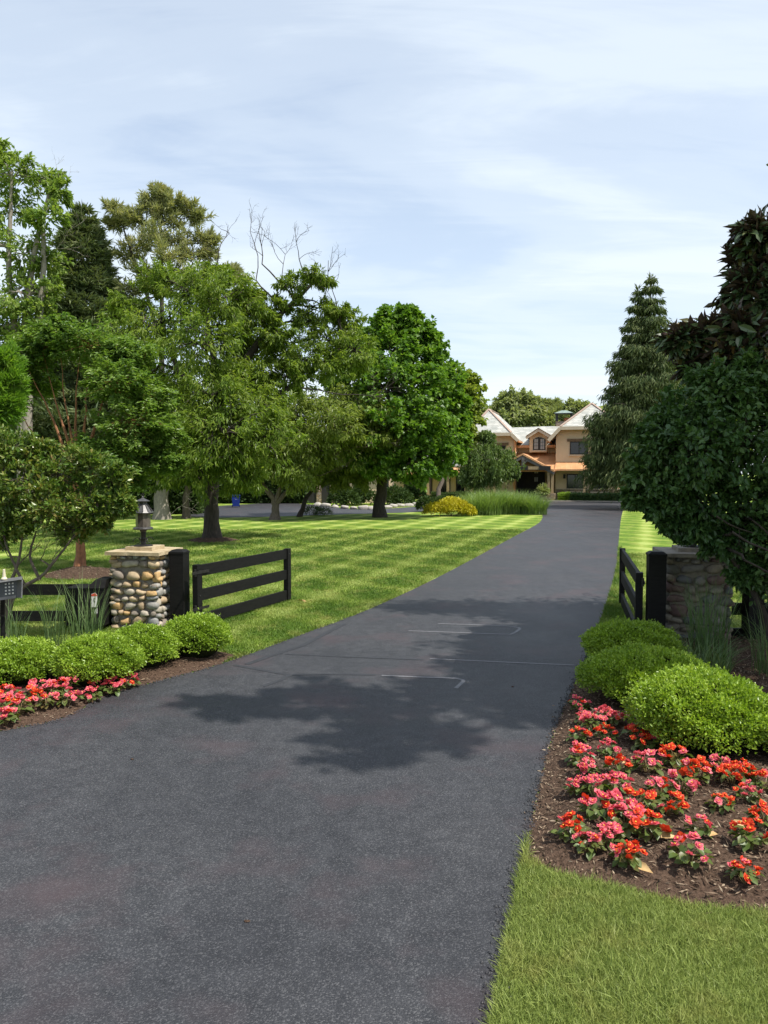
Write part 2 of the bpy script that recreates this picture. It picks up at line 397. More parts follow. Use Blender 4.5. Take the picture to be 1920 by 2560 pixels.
L_BOX = leafmat('leaf_boxwood', [(0.12, 0.21, 0.02), (0.2, 0.31, 0.03), (0.29, 0.41, 0.045), (0.4, 0.5, 0.08)], 0.36, .38, .45)
L_WEEP = leafmat('leaf_weep', [(0.060, 0.112, 0.030), (0.098, 0.158, 0.042), (0.143, 0.210, 0.053), (0.195, 0.255, 0.075)], 0.38)
L_YEL = leafmat('leaf_yellow', [(.30, .27, .015), (.42, .37, .02), (.5, .45, .03), (.55, .5, .05)], .25)
L_MISC = leafmat('blade_miscanthus', [(0.098, 0.169, 0.039), (0.137, 0.215, 0.058), (0.182, 0.260, 0.078), (0.260, 0.325, 0.117)], 0.40)
L_REED = leafmat('blade_reed', [(0.055, 0.105, 0.035), (0.085, 0.145, 0.05), (0.125, 0.19, 0.07), (0.2, 0.25, 0.11)], 0.30)

# ------------------------------------------------------------------ polygons on the ground
def pip(pts, poly):
    x, y = pts[:, 0], pts[:, 1]; ins = np.zeros(len(pts), bool); n = len(poly)
    for i in range(n):
        x1, y1 = poly[i][:2]; x2, y2 = poly[(i + 1) % n][:2]
        if y1 == y2: continue
        c = ((y1 > y) != (y2 > y)) & (x < (x2 - x1) * (y - y1) / (y2 - y1) + x1); ins ^= c
    return ins
def pdist(pts, poly, closed=True):
    d = np.full(len(pts), 1e9); n = len(poly)
    for i in range(n if closed else n - 1):
        a = np.array(poly[i][:2]); b = np.array(poly[(i + 1) % n][:2]); ab = b - a; L = ab @ ab + 1e-12
        t = np.clip(((pts[:, :2] - a) @ ab) / L, 0, 1); d = np.minimum(d, np.linalg.norm(pts[:, :2] - a - t[:, None] * ab, axis=1))
    return d
def smooth_line(pts, k=6):
    """Catmull-Rom through the points"""
    p = np.array([q[:2] for q in pts], float); p = np.vstack([2 * p[0] - p[1], p, 2 * p[-1] - p[-2]]); out = []
    for i in range(1, len(p) - 2):
        for t in np.linspace(0, 1, k, endpoint=False):
            a, b, c, d = p[i - 1:i + 3]
            out.append(.5 * (2 * b + (c - a) * t + (2 * a - 5 * b + 4 * c - d) * t * t + (3 * b - a - 3 * c + d) * t ** 3))
    out.append(p[-2]); return [tuple(q) for q in out]
def sheet(name, polys, z, m):
    from mathutils.geometry import tessellate_polygon
    o = MB()
    for poly in polys:
        V = np.array([(q[0], q[1], z) for q in poly]); T = np.array(tessellate_polygon([[Vector((q[0], q[1], 0)) for q in poly]]))
        ar = np.cross(V[T[:, 1]] - V[T[:, 0]], V[T[:, 2]] - V[T[:, 0]])[:, 2]; T = T[np.abs(ar) > 1e-7]; ar = ar[np.abs(ar) > 1e-7]
        T[ar < 0] = T[ar < 0][:, ::-1]; o.add(V, T)
    ob = o.build(name, m); ob['kind'] = 'structure'
    return ob
left_edge = smooth_line([(-14, 4.4), (-8, 6.1), G(0, 1829), G(278, 1736), G(555, 1660), G(760, 1585), G(926, 1522), G(1111, 1435), G(1273, 1348), G(1345, 1309), G(1357, 1293)], 5)
isl = smooth_line([G(1357, 1293), G(1353, 1278), G(1330, 1271), G(1250, 1269), G(1180, 1272), G(1070, 1279), G(960, 1283), G(850, 1286), G(700, 1291), G(560, 1294), G(470, 1292)], 4)
up = [G(470, 1272), G(560, 1264), G(700, 1256), G(790, 1262), G(860, 1271), G(940, 1273), G(1010, 1269), G(1080, 1264), G(1200, 1256.5), HW(1352, -3.2), HW(1520, -3.2), HW(1640, -3.2)]
right_edge = smooth_line([G(1640, 1257), G(1585, 1258), G(1563, 1268), G(1556, 1282), G(1551, 1308), G(1546, 1360), G(1540, 1424), G(1505, 1539), G(1435, 1713), G(1377, 1852), G(1322, 2083), G(1285, 2257), G(1227, 2560), (.25, 2.2)], 5)
drive_poly = left_edge + isl[1:] + [tuple(q[:2]) for q in up] + right_edge + [(1.2, -.5), (5, -2.5), (9, -3), (9, -9), (-14, -9)]
bedR = right_edge_in = [q for q in right_edge if 5.02 < q[1] < 11.6][::-1]
bedR = [tuple(G(1316, 2150)[:2])] + [q for q in bedR if q[1] > 5.15 and q[1] < 10.3] + [(3.35, 10.9), (3.9, 12.0), (6.5, 12.4), (8, 12), (8, 3.2), (3.2, 4.05)] + [tuple(q) for q in smooth_line([G(1920, 2286), G(1780, 2272), G(1650, 2248), G(1500, 2212), G(1400, 2190), G(1316, 2150)], 4)[:-1]]
bedL = [q for q in left_edge if q[1] < 10.2 and q[0] > -9] + [(-2.05, 10.55), (-2.6, 11.0), (-3.4, 11.0), (-3.9, 10.6), (-5.5, 10.3), (-9, 9.6)]
bedS = [(G(530, 1352)[0] + .95 * math.cos(a) * (1 + .1 * math.sin(3 * a)), G(530, 1352)[1] + .05 + .9 * math.sin(a)) for a in np.linspace(0, 2 * PI, 22)[:-1]]
bedT = smooth_line([G(110, 1438), G(150, 1425), G(200, 1418), G(270, 1424), G(340, 1432), G(300, 1446), G(200, 1450), G(120, 1447), G(110, 1438)], 4)[:-1]

# ------------------------------------------------------------------ ground materials
def lawn_colour(nt):
    p = pos(nt)
    def stripe(ang, per, off):
        d = nd(nt, 'ShaderNodeVectorMath', operation='DOT_PRODUCT'); lk(nt, p, d.inputs[0]); d.inputs[1].default_value = (math.cos(R(ang)), math.sin(R(ang)), 0)
        wv = math_n(nt, 'ADD', d.outputs['Value'], math_n(nt, 'MULTIPLY', noise(nt, p, .35, 2), .35))
        s = math_n(nt, 'SINE', math_n(nt, 'MULTIPLY', math_n(nt, 'ADD', wv, off), 2 * PI / per))
        return math_n(nt, 'MULTIPLY', math_n(nt, 'ADD', math_n(nt, 'MULTIPLY', s, 2.2), 0.0), .5) if False else math_n(nt, 'SUBTRACT', math_n(nt, 'POWER', math_n(nt, 'MULTIPLY', math_n(nt, 'ADD', s, 1.0), .5), 2.5), .35)
    a = stripe(-19, 1.55, .3); b = stripe(44, 1.75, .8)
    t = math_n(nt, 'ADD', math_n(nt, 'MULTIPLY', a, .52), math_n(nt, 'MULTIPLY', b, .40))
    n1 = noise(nt, p, 1.1, 4); n2 = noise(nt, p, 9, 3)
    near = nd(nt, 'ShaderNodeSeparateXYZ'); lk(nt, p, near.inputs[0])
    far = nd(nt, 'ShaderNodeMapRange', i_1=5.0, i_2=10.0); lk(nt, near.outputs[1], far.inputs[0])
    t = math_n(nt, 'MULTIPLY', t, far.outputs[0])
    f = math_n(nt, 'ADD', math_n(nt, 'ADD', t, .5), math_n(nt, 'ADD', math_n(nt, 'MULTIPLY', math_n(nt, 'SUBTRACT', n1, .5), .45), math_n(nt, 'MULTIPLY', math_n(nt, 'SUBTRACT', n2, .5), .35)), True)
    return f, n1, p
def lawn_mat(name, blade=False):
    m = bpy.data.materials.new(name); nt = nt_new(m)
    f, n1, p = lawn_colour(nt)
    if blade:
        geo = nd(nt, 'ShaderNodeNewGeometry')
        sy = nd(nt, 'ShaderNodeSeparateXYZ'); lk(nt, p, sy.inputs[0]); amt = nd(nt, 'ShaderNodeMapRange', i_1=5.0, i_2=10.0, i_3=1.0, i_4=.4); lk(nt, sy.outputs[1], amt.inputs[0])
        f = math_n(nt, 'ADD', f, math_n(nt, 'MULTIPLY', math_n(nt, 'SUBTRACT', geo.outputs['Random Per Island'], .5), amt.outputs[0]), True)
    col = ramp(nt, f, [(.08, (.075, .145, .018)), (.36, (.12, .2, .024)), (.62, (.19, .265, .042)), (.92, (.31, .38, .10))])
    sp = nd(nt, 'ShaderNodeSeparateXYZ'); lk(nt, p, sp.inputs[0]); verge = nd(nt, 'ShaderNodeMapRange', i_1=9.0, i_2=5.0, i_3=0.0, i_4=.42); lk(nt, sp.outputs[1], verge.inputs[0])
    col = mixc(nt, verge.outputs[0], col, (.36, .41, .12))
    dry = ramp(nt, noise(nt, p, 2.3, 5, .65), [(.5, (0, 0, 0)), (.68, (1, 1, 1))])
    col = mixc(nt, math_n(nt, 'MULTIPLY', dry, .5), col, (.38, .35, .11))
    if blade:
        b = nd(nt, 'ShaderNodeBsdfPrincipled'); lk(nt, col, b.inputs['Base Color']); b.inputs['Roughness'].default_value = .5; b.inputs['Specular IOR Level'].default_value = .3
        t = nd(nt, 'ShaderNodeBsdfTranslucent'); lk(nt, col, t.inputs[0])
        mx = nd(nt, 'ShaderNodeMixShader'); mx.inputs[0].default_value = .35; lk(nt, b.outputs[0], mx.inputs[1]); lk(nt, t.outputs[0], mx.inputs[2])
        o = nd(nt, 'ShaderNodeOutputMaterial'); lk(nt, mx.outputs[0], o.inputs[0])
    else:
        finish(nt, col, .9, 0, .1, noise(nt, p, 60, 3), .8, .03)
    return m
M_LAWN = lawn_mat('lawn'); M_BLADE = lawn_mat('grass_blade', True)
def asphalt_mat():
    m = bpy.data.materials.new('asphalt'); nt = nt_new(m); p = pos(nt)
    fine = noise(nt, p, 130, 2, .6); big = noise(nt, p, .55, 4); mid = noise(nt, p, 6, 4)
    v = nd(nt, 'ShaderNodeTexVoronoi', feature='F1', i_Scale=130.0); lk(nt, p, v.inputs['Vector'])
    st = ramp(nt, v.outputs['Color'], [(.62, (0, 0, 0)), (.9, (1, 1, 1))])
    base = ramp(nt, math_n(nt, 'ADD', math_n(nt, 'MULTIPLY', fine, .6), math_n(nt, 'MULTIPLY', mid, .4)), [(.3, (.013, .0138, .0165)), (.55, (.033, .034, .0385)), (.8, (.070, .072, .078))])
    col = mixc(nt, math_n(nt, 'MULTIPLY', st, .34), base, (.19, .19, .195))
    red = ramp(nt, noise(nt, p, .8, 4, .6), [(.52, (0, 0, 0)), (.68, (1, 1, 1))])
    col = mixc(nt, math_n(nt, 'MULTIPLY', red, .6), col, (.060, .042, .046))
    col = mixc(nt, .6, col, ramp(nt, big, [(.32, (.72, .72, .75)), (.68, (1.25, 1.24, 1.22))]), 'MULTIPLY')
    col = mixc(nt, .35, col, ramp(nt, noise(nt, vscale(nt, p, (1.6, .35, 1)), 1.1, 5, .65), [(.35, (.7, .7, .72)), (.65, (1.2, 1.2, 1.18))]), 'MULTIPLY')
    hgt = math_n(nt, 'ADD', math_n(nt, 'MULTIPLY', v.outputs['Distance'], -.7), math_n(nt, 'MULTIPLY', fine, .5))
    finish(nt, col, ramp(nt, big, [(.3, (.5, .5, .5)), (.7, (.66, .66, .66))]), 0, .36, hgt, .55, .008)
    return m
M_ASPH = asphalt_mat()
M_MULCH = simple('mulch', (.035, .022, .015), .95, rgb2=(.12, .078, .055), scale=38, bs=1, bd=.03, spec=.1)
def chip_mat():
    m = bpy.data.materials.new('mulch_chip'); nt = nt_new(m); geo = nd(nt, 'ShaderNodeNewGeometry')
    col = ramp(nt, geo.outputs['Random Per Island'], [(0, (.03, .02, .014)), (.4, (.09, .062, .043)), (.75, (.19, .135, .092)), (1, (.34, .27, .19))])
    finish(nt, col, .9, 0, .15); return m
M_CHIP = chip_mat()

# ------------------------------------------------------------------ ground, drive, beds
g = MB(); g.add([(-500, -120, 0), (500, -120, 0), (500, 900, 0), (-500, 900, 0)], np.array([(0, 1, 2, 3)])); gl = g.build('lawn', M_LAWN); gl['kind'] = 'structure'
main_poly = left_edge + [tuple(G(1353, 1278)[:2]), tuple(HW(1352, -3.2)), tuple(HW(1520, -3.2)), tuple(HW(1640, -3.2))] + right_edge + drive_poly[-5:]
loop_poly = isl[4:] + [tuple(q[:2]) for q in up[:-2]]
drv = sheet('driveway', [main_poly, loop_poly], .004, M_ASPH)
M_PALE = simple('chalk_line', (.095, .096, .102), .6, scale=30, rgb2=(.16, .16, .168), bs=.3)
M_SEAL = simple('sealant_line', (.020, .021, .025), .55, scale=20, rgb2=(.036, .037, .042))
def ribbon(pts, wd, z=.008):
    p = np.array([G(*q) for q in pts])[:, :2]; T = np.gradient(p, axis=0); T = unit(T); Nn = np.stack([-T[:, 1], T[:, 0]], 1)
    a = p + Nn * wd / 2; b = p - Nn * wd / 2; V = np.vstack([np.c_[a, np.full(len(a), z)], np.c_[b, np.full(len(b), z)]]); n = len(p)
    return V, np.array([(i, i + 1, n + i + 1, n + i) for i in range(n - 1)])
for pts, wd in (([(1095, 1560), (1190, 1563), (1270, 1566), (1296, 1570), (1300, 1573), (1290, 1581), (1276, 1587), (1240, 1586), (1140, 1582), (1021, 1578)], .05), ([(1075, 1648), (1250, 1656), (1436, 1664)], .045), ([(954, 1690), (1050, 1694), (1139, 1697), (1157, 1701), (1158, 1705), (1140, 1722)], .05)):
    m = MB(); m.add(*ribbon(pts, wd)); m.build('pale_loop_line', M_PALE, drv)
for pts, wd in (([(714, 1636), (820, 1641), (1060, 1650)], .06), ([(586, 1664), (650, 1675), (715, 1687), (722, 1691), (700, 1702), (657, 1717)], .07), ([(616, 1662), (690, 1636), (758, 1614), (860, 1560)], .09), ([(731, 1688), (820, 1686), (940, 1688)], .06)):
    m = MB(); m.add(*ribbon(pts, wd, .0075)); m.build('sealed_cut_line', M_SEAL, drv)

def bed(name, poly, mound, cell, z=.008):
    o = MB(); P2 = np.array(poly); x0, y0 = P2.min(0); x1, y1 = P2.max(0)
    xs = np.arange(x0, x1 + cell, cell); ys = np.arange(y0, y1 + cell, cell); X, Yg = np.meshgrid(xs, ys); pts = np.stack([X.ravel(), Yg.ravel()], 1)
    ins = pip(pts, poly); d = pdist(pts, poly) * np.where(ins, 1, -1)
    zz = np.minimum(mound, np.maximum(d, -.05) * .22) + (rng.normal(size=len(d)) * .006 + np.sin(pts[:, 0] * 7.1) * np.cos(pts[:, 1] * 6.3) * .012) * np.clip(d * 6, 0, 1) + .006
    V = np.c_[pts, zz]; nx = len(xs); ny = len(ys)
    i, j = np.meshgrid(np.arange(nx - 1), np.arange(ny - 1)); a = (j * nx + i).ravel(); q = np.stack([a, a + 1, a + 1 + nx, a + nx], 1)
    keep = (d[q] > -cell * .7).all(1)
    o.add(V, q[keep]); ob = o.build(name, M_MULCH, None, True); ob['kind'] = 'structure'
    return lambda p: np.minimum(mound, np.maximum(pdist(p, poly) * np.where(pip(p, poly), 1, 0), 0) * .22) + .006
hR = bed('mulch_bed', bedR, .10, .05); hL = bed('mulch_bed', bedL, .08, .05); hT = bed('mulch_bed', bedT, .12, .06); hS = bed('mulch_bed', bedS, .14, .07)
def hz_at(x, y, h): return float(h(np.array([[x, y]]))[0])
# mulch chips: slivers nobody could count
CR0 = (np.array([(1, 0, 0), (.2, .9, .1), (-.9, .3, 0), (-.3, -.9, 0), (.1, .1, .9), (0, 0, -.5)]), [np.array([(0, 1, 4), (1, 2, 4), (2, 3, 4), (3, 0, 4), (1, 0, 5), (2, 1, 5), (3, 2, 5), (0, 3, 5)])])
ch = MB()
for poly, n, h, wlim in ((bedR, 60000, hR, 1), (bedL, 9000, hL, 1), (bedT, 2500, hT, 1), (bedS, 900, hS, 1)):
    P2 = np.array(poly); pts = rng.uniform(P2.min(0), P2.max(0), (n * 3, 2)); pts = pts + 0
    pts = pts[pip(pts, poly)][:n]
    pts = pts + rng.normal(size=pts.shape) * .05 * (rng.random((len(pts), 1)) < .3)
    q = np.c_[pts, h(pts) + rng.uniform(.0, .018, len(pts))]; d = rng.normal(size=q.shape) * np.array([1, 1, .28]); N = rng.normal(size=q.shape) * .5 + [0, 0, 1]
    leaves(ch, q, d, N, rng.uniform(.018, .085, len(q)) * rng.uniform(.5, 1, len(q)), rng.uniform(.005, .015, len(q)), 'd', fold=.1)
cr_ = MB()
for line, n in (([q for q in right_edge if q[1] < 12], 2600), ([q for q in left_edge if q[1] < 16 and q[0] > -7], 1500)):
    L2 = np.array(line); i = rng.integers(0, len(L2) - 1, n); t = rng.random((n, 1)); q = L2[i] * (1 - t) + L2[i + 1] * t + rng.normal(size=(n, 2)) * .035
    for x, y in q: V, Fs = CR0; r = rng.uniform(.004, .012); a = rng.uniform(0, 6.28); cr_.add(np.stack([V[:, 0] * math.cos(a) - V[:, 1] * math.sin(a), V[:, 0] * math.sin(a) + V[:, 1] * math.cos(a), V[:, 2]], 1) * [r, r * 1.3, r * .8] + [x, y, .008], Fs)
cro = cr_.build('asphalt_crumbs', M_ASPH); cro['kind'] = 'stuff'; cro['label'] = 'loose dark asphalt crumbs along the edges of the driveway'
cho = ch.build('mulch_chips', M_CHIP); cho['kind'] = 'stuff'; cho['label'] = 'dark brown shredded bark mulch in the planting beds'

# ------------------------------------------------------------------ grass blades (stuff)
def on_lawn(p): return ~(pip(p, drive_poly) | pip(p, bedR) | pip(p, bedL) | pip(p, bedT) | pip(p, bedS))
def grass(name, regions, label):
    mb = MB()
    for (x0, x1, y0, y1, n, hgt, wd, lean, cond) in regions:
        p = np.stack([rng.uniform(x0, x1, n), rng.uniform(y0, y1, n)], 1); p = p[on_lawn(p)]
        if cond is not None: p = p[cond(p)]
        k = len(p); cl = np.sin(p[:, 0] * 5.3 + np.sin(p[:, 1] * 3.1) * 2) * np.sin(p[:, 1] * 4.7) * .2 + 1
        q = np.c_[p, np.zeros(k)]; d = np.c_[rng.normal(size=(k, 2)) * lean, np.ones(k)]
        N = np.c_[rng.normal(size=(k, 2)), rng.normal(size=k) * .1]
        N = np.where(rng.random((k, 1)) < .5, -N, N)
        leaves(mb, q, d, N, hgt * rng.uniform(.55, 1.25, k) * cl, wd * rng.uniform(.7, 1.3, k), 'b', droop=.28)
    o = mb.build(name, M_BLADE); o['kind'] = 'stuff'; o['label'] = label
def infront(p): return (np.abs(p[:, 0]) < p[:, 1] * .56 + .6)
edgeL = [q for q in left_edge if q[1] > 9.8]; edgeR = [q for q in right_edge if q[1] > 9.5 and q[1] < 50]; edgeN = [q for q in right_edge if q[1] < 5.2]
grass('lawn_grass', [
    (.2, 3.2, 2.6, 5.4, 210000, .062, .0042, .55, infront),
    (.2, 3.2, 2.6, 5.4, 5000, .11, .0045, .8, infront),
    (.2, 2.0, 2.6, 5.4, 60000, .085, .0045, .75, lambda p: (pdist(p, edgeN, False) < .07)),
    (-9, 2.0, 9.5, 16, 170000, .055, .010, .45, infront),
    (-11, 4.0, 16, 24, 130000, .055, .016, .45, infront),
    (-14, 6.0, 24, 34, 90000, .055, .026, .45, infront),
    (-4, 8.0, 9.8, 34, 330000, .085, .009, .6, lambda p: pdist(p, edgeL, False) < .12),
    (3, 9, 11, 24, 110000, .06, .011, .45, infront),
    (3, 10, 9.5, 26, 120000, .085, .010, .6, lambda p: pdist(p, edgeR, False) < .12),
], 'bright green mown lawn grass beside the driveway')

# ------------------------------------------------------------------ trees and shrubs
def st(Y, *pts): return [P(x, y, Y + (d[0] if d else 0)) for x, y, *d in pts]
# tall loose tree at the left edge
make_tree('tall_tree', G(60, 1288), 46, [(40, 440, 48, 0), (105, 445, 42, 1), (150, 480, 26, 0), (30, 530, 50, 1), (115, 545, 36, -1), (55, 630, 48, 0), (120, 650, 40, 1), (40, 730, 55, -1), (105, 730, 45, 0), (20, 810, 60, 0), (95, 800, 50, 0), (5, 385, 22, 0), (-20, 440, 50, 1), (-60, 600, 80, 0), (-60, 760, 90, 0), (70, 860, 70, 1), (-30, 360, 30, 0)],
    (.32, .16, 'd'), L_TULIP, BARKG, 'tall loose tree with pale grey limbs rising at the left edge of the photo', seed=3, trunk_r=.36, clump=16, per=46, sig=.3, fork=.6, flat=.8,
    stems=[st(46, (60, 1288), (55, 1050), (40, 850), (20, 650), (30, 440)), st(46, (65, 1288), (70, 1000), (60, 800), (90, 600), (130, 460)), st(46, (70, 1000), (110, 700), (105, 520), (150, 470))],
    dead=[(120, 640, 0, .6, .8, 2.6), (140, 520, 0, .3, .9, 2.2)])
# dark cedar
def conifer(name, base, h, prof, mat_n, label, seed, **kw):
    rg = np.random.default_rng(seed); root = thing(name, base, label, 'tree'); wd = MB(); cr = MB()
    bases = kw.pop('tops', [(0, 0, 1)])
    for dx, dy, k in bases:
        conifer_geo(wd, cr, np.array(base) + [dx, dy, 0], h * k, (lambda t, k=k: prof(t) * (1 if k == 1 else .8)), rg, **kw)
    wd.build('trunk', BARKD, root, True, base); cr.build('crown', mat_n, root, False, base)
    return root
conifer('cedar_tree', G(222, 1276), 19.6, lambda t: 4.9 * (1 - t) ** .70 * (1 + .13 * math.sin(t * 31)) + .25, L_CEDAR, 'dark olive cedar standing between the tall loose tree and the pine', 5, nwh=52, nb=8, droop=-.10, up=.14, tw=(.55, .11), dens=17, hang=-.35, spread=.7, tr=.32, start=.3)
# white pine: open layered whorls
make_tree('white_pine', G(400, 1278), 50, [(398, 478, 12, 0), (412, 496, 18, 0), (380, 500, 18, 0), (440, 512, 22, 0), (368, 524, 22, 0), (405, 530, 24, 0), (472, 530, 24, .5), (500, 546, 18, .5), (420, 556, 24, 0), (288, 524, 18, 0), (312, 540, 24, 0), (340, 556, 24, 0), (286, 560, 18, .5), (375, 590, 34, -1), (430, 600, 36, 0), (505, 600, 26, .5), (530, 612, 14, .5), (345, 618, 30, 0), (410, 640, 40, -1), (470, 640, 32, 0), (522, 640, 18, .5), (315, 640, 22, .5), (360, 684, 30, 0), (440, 690, 36, .5), (575, 680, 16, 0), (600, 704, 12, 0), (545, 690, 16, .3), (500, 705, 34, 0), (330, 730, 30, .5)],
    (.42, .075, 'd'), L_PINE, BARKD, 'tall yellowish pine with open layered boughs above the other trees', seed=8, trunk_r=.24, clump=12, per=56, sig=.30, mode='up', flat=.30, sl=1.25, axz=.5, limb_r=.4, inner=.1,
    stems=[st(50, (400, 1278), (404, 1000), (406, 800), (404, 640), (398, 490)), st(50, (405, 900), (370, 740), (330, 640), (300, 540))])
# the big lance-leaved tree on the lawn
make_tree('shade_tree', G(530, 1352), 28.5, [(480, 720, 70, 0), (560, 745, 70, -1), (425, 800, 75, 1), (350, 850, 75, 0), (600, 820, 60, .5), (500, 860, 80, -2), (315, 775, 45, 1.5), (400, 700, 42, 1), (540, 690, 30, 0), (620, 745, 30, 0),
    (690, 770, 32, 0, .4), (735, 715, 32, 0, .4), (800, 690, 30, -.5, .5), (795, 770, 40, 0, .4), (815, 850, 50, 0, .6), (870, 800, 40, .5, .5), (895, 880, 55, 0, .8), (715, 880, 46, 0, .5), (770, 810, 40, 0, .35), (640, 880, 55, 1, .8), (850, 775, 22, 0, .4), (640, 940, 50, -.6, .8), (690, 840, 40, -.5, .6), (600, 960, 50, -.5), (725, 940, 46, -.5, .8), (650, 800, 40, -.4, .6), (760, 900, 40, -.5, .6), (830, 920, 46, -.5, .7),
    (530, 990, 80, -2.5), (620, 1000, 70, -2), (460, 1030, 75, -1.5), (560, 1085, 90, -3), (420, 1110, 65, -1), (650, 1100, 75, -2), (500, 1160, 70, -2), (600, 1180, 50, -2), (410, 1180, 45, 0), (440, 940, 60, 1.5), (340, 960, 60, 2), (560, 930, 60, .5)],
    (.20, .055, 'd'), L_OAK, BARKD, 'big spreading shade tree with dead twigs at its top in the mown lawn', seed=11, trunk_r=.30, clump=30, per=88, sig=.3, mode='lance',
    stems=[st(28.5, (530, 1352), (528, 1240), (535, 1130), (545, 1000), (530, 860), (500, 740)), st(28.5, (532, 1180), (600, 1040), (690, 990, -1), (790, 930), (850, 860)), st(28.5, (540, 1040), (600, 920), (670, 820), (745, 745), (800, 690)), st(28.5, (530, 1130), (480, 1000), (430, 880), (380, 820))],
    dead=[(640, 700, 0, .12, 1, 2.0), (655, 660, 0, .05, 1, 1.3), (690, 740, 0, .1, 1, 2.0), (545, 650, 0, -.05, 1, 1.2), (800, 760, 0, .4, 1, 1.6), (850, 800, 0, .1, 1, 1.5), (540, 1210, -2, .5, .9, 1.6), (500, 1200, -2.5, -.5, .9, 1.5), (820, 980, -1, .9, -.1, 2.0), (760, 690, 0, -.3, 1, 1.2)])
# smaller trees of the same leaf, further back on the lawn
make_tree('lawn_tree', G(687, 1296), 41, [(740, 1030, 66, 0), (820, 1010, 66, 1), (900, 1035, 60, 0), (700, 1090, 60, 0), (780, 1110, 75, -1), (870, 1110, 75, 0), (940, 1100, 55, 0), (660, 1160, 45, 0), (740, 1180, 50, -1), (960, 1050, 40, 0), (680, 1030, 50, .5), (840, 1060, 55, -2)],
    (.26, .085, 'd'), L_OAK2, BARK, 'low spreading tree with pale olive leaves and a short forked trunk', seed=12, trunk_r=.24, clump=30, per=80, sig=.33, mode='lance', flat=.65,
    stems=[st(41, (687, 1296), (690, 1255), (660, 1215), (640, 1180)), st(41, (688, 1262), (720, 1225), (770, 1180), (830, 1100)), st(41, (689, 1255), (705, 1200), (730, 1120))], dead=[(800, 1190, -1, .8, .3, 2), (880, 1120, -1, .9, .2, 2)])
make_tree('lawn_tree', G(748, 1292), 43, [(790, 1180, 55, 0), (850, 1180, 55, 0), (910, 1175, 50, 0), (830, 1120, 60, 1.5), (960, 1160, 40, 0), (760, 1150, 50, 1)],
    (.26, .085, 'd'), L_OAK2, BARKD, 'small tree with a thin straight trunk beside the paved side court', seed=13, trunk_r=.16, clump=24, per=80, sig=.33, mode='lance', flat=.6)
# the full green maple
make_tree('maple_tree', G(950, 1293), 43.5, [(985, 810, 42, 0), (945, 840, 45, 0), (1040, 850, 45, 0), (900, 890, 55, 0), (980, 890, 65, -1), (1065, 905, 55, 0), (1115, 955, 45, 0), (885, 970, 60, 0), (965, 980, 80, -2), (1050, 990, 75, -1.5), (1110, 1030, 52, 0), (900, 1060, 60, 0), (985, 1075, 80, -2.5), (1070, 1080, 70, -2), (1125, 1100, 40, 0), (940, 1145, 50, -2), (1030, 1150, 55, -2.5), (1105, 1150, 42, -1), (1145, 1065, 24, 0), (1020, 800, 28, 0), (870, 1020, 50, 1), (975, 1160, 35, -1), (1060, 845, 30, 0)],
    (.25, .21, 'd'), L_MAPLE, BARKD, 'dense round maple with bright green leaves left of the house', seed=14, trunk_r=.36, clump=31, per=76, sig=.27, flat=.85, inner=.5, sl=.7)
make_tree('maple_tree', G(1095, 1264), 62, [(1160, 990, 40, 0), (1160, 1040, 38, 0), (1140, 1080, 40, 0), (1165, 1090, 26, 0), (1165, 950, 20, 0), (1130, 960, 40, 0)],
    (.34, .3, 'd'), L_LIME, BARK, 'light yellow green tree behind the dense round maple', seed=15, trunk_r=.2, clump=26, per=60, sig=.3)
# paperbark maple with orange stems
make_tree('paperbark_maple', G(200, 1424), 19.8, [(115, 850, 62, 0), (225, 865, 75, 0), (320, 895, 58, 0), (50, 900, 58, 0), (150, 820, 36, 0), (290, 965, 70, -.8), (370, 1005, 60, 0), (90, 965, 52, .6), (335, 1060, 75, -.6), (405, 1085, 46, 0), (270, 1130, 66, -.6), (370, 1150, 60, 0), (320, 1195, 46, 0), (20, 960, 50, .3), (-40, 1000, 80, 0), (420, 1160, 30, 0)],
    (.115, .06, 'd'), L_PAPER, BARKO, 'low spreading tree with peeling orange bark in a mulch ring', seed=16, trunk_r=.145, taper=2.2, clump=46, per=88, sig=.27, mode='layer', flat=.42, limb_r=.22,
    stems=[st(19.8, (200, 1430), (201, 1330), (200, 1240), (182, 1110), (160, 1000), (150, 880)), st(19.8, (200, 1250), (165, 1130), (110, 1000), (60, 900)), st(19.8, (200, 1250), (210, 1120), (215, 1000), (225, 880)), st(19.8, (201, 1260), (250, 1120), (300, 1010), (330, 900)), st(19.8, (201, 1270), (290, 1150), (370, 1060)), st(19.8, (200, 1240), (180, 1130), (140, 1010), (110, 890)), st(19.8, (202, 1230), (225, 1110), (262, 980), (290, 900)), st(19.8, (201, 1280), (150, 1170), (80, 1080), (30, 1000)), st(19.8, (201, 1250), (190, 1120), (188, 990), (200, 880)), st(19.8, (202, 1290), (250, 1200), (320, 1130), (360, 1100))])
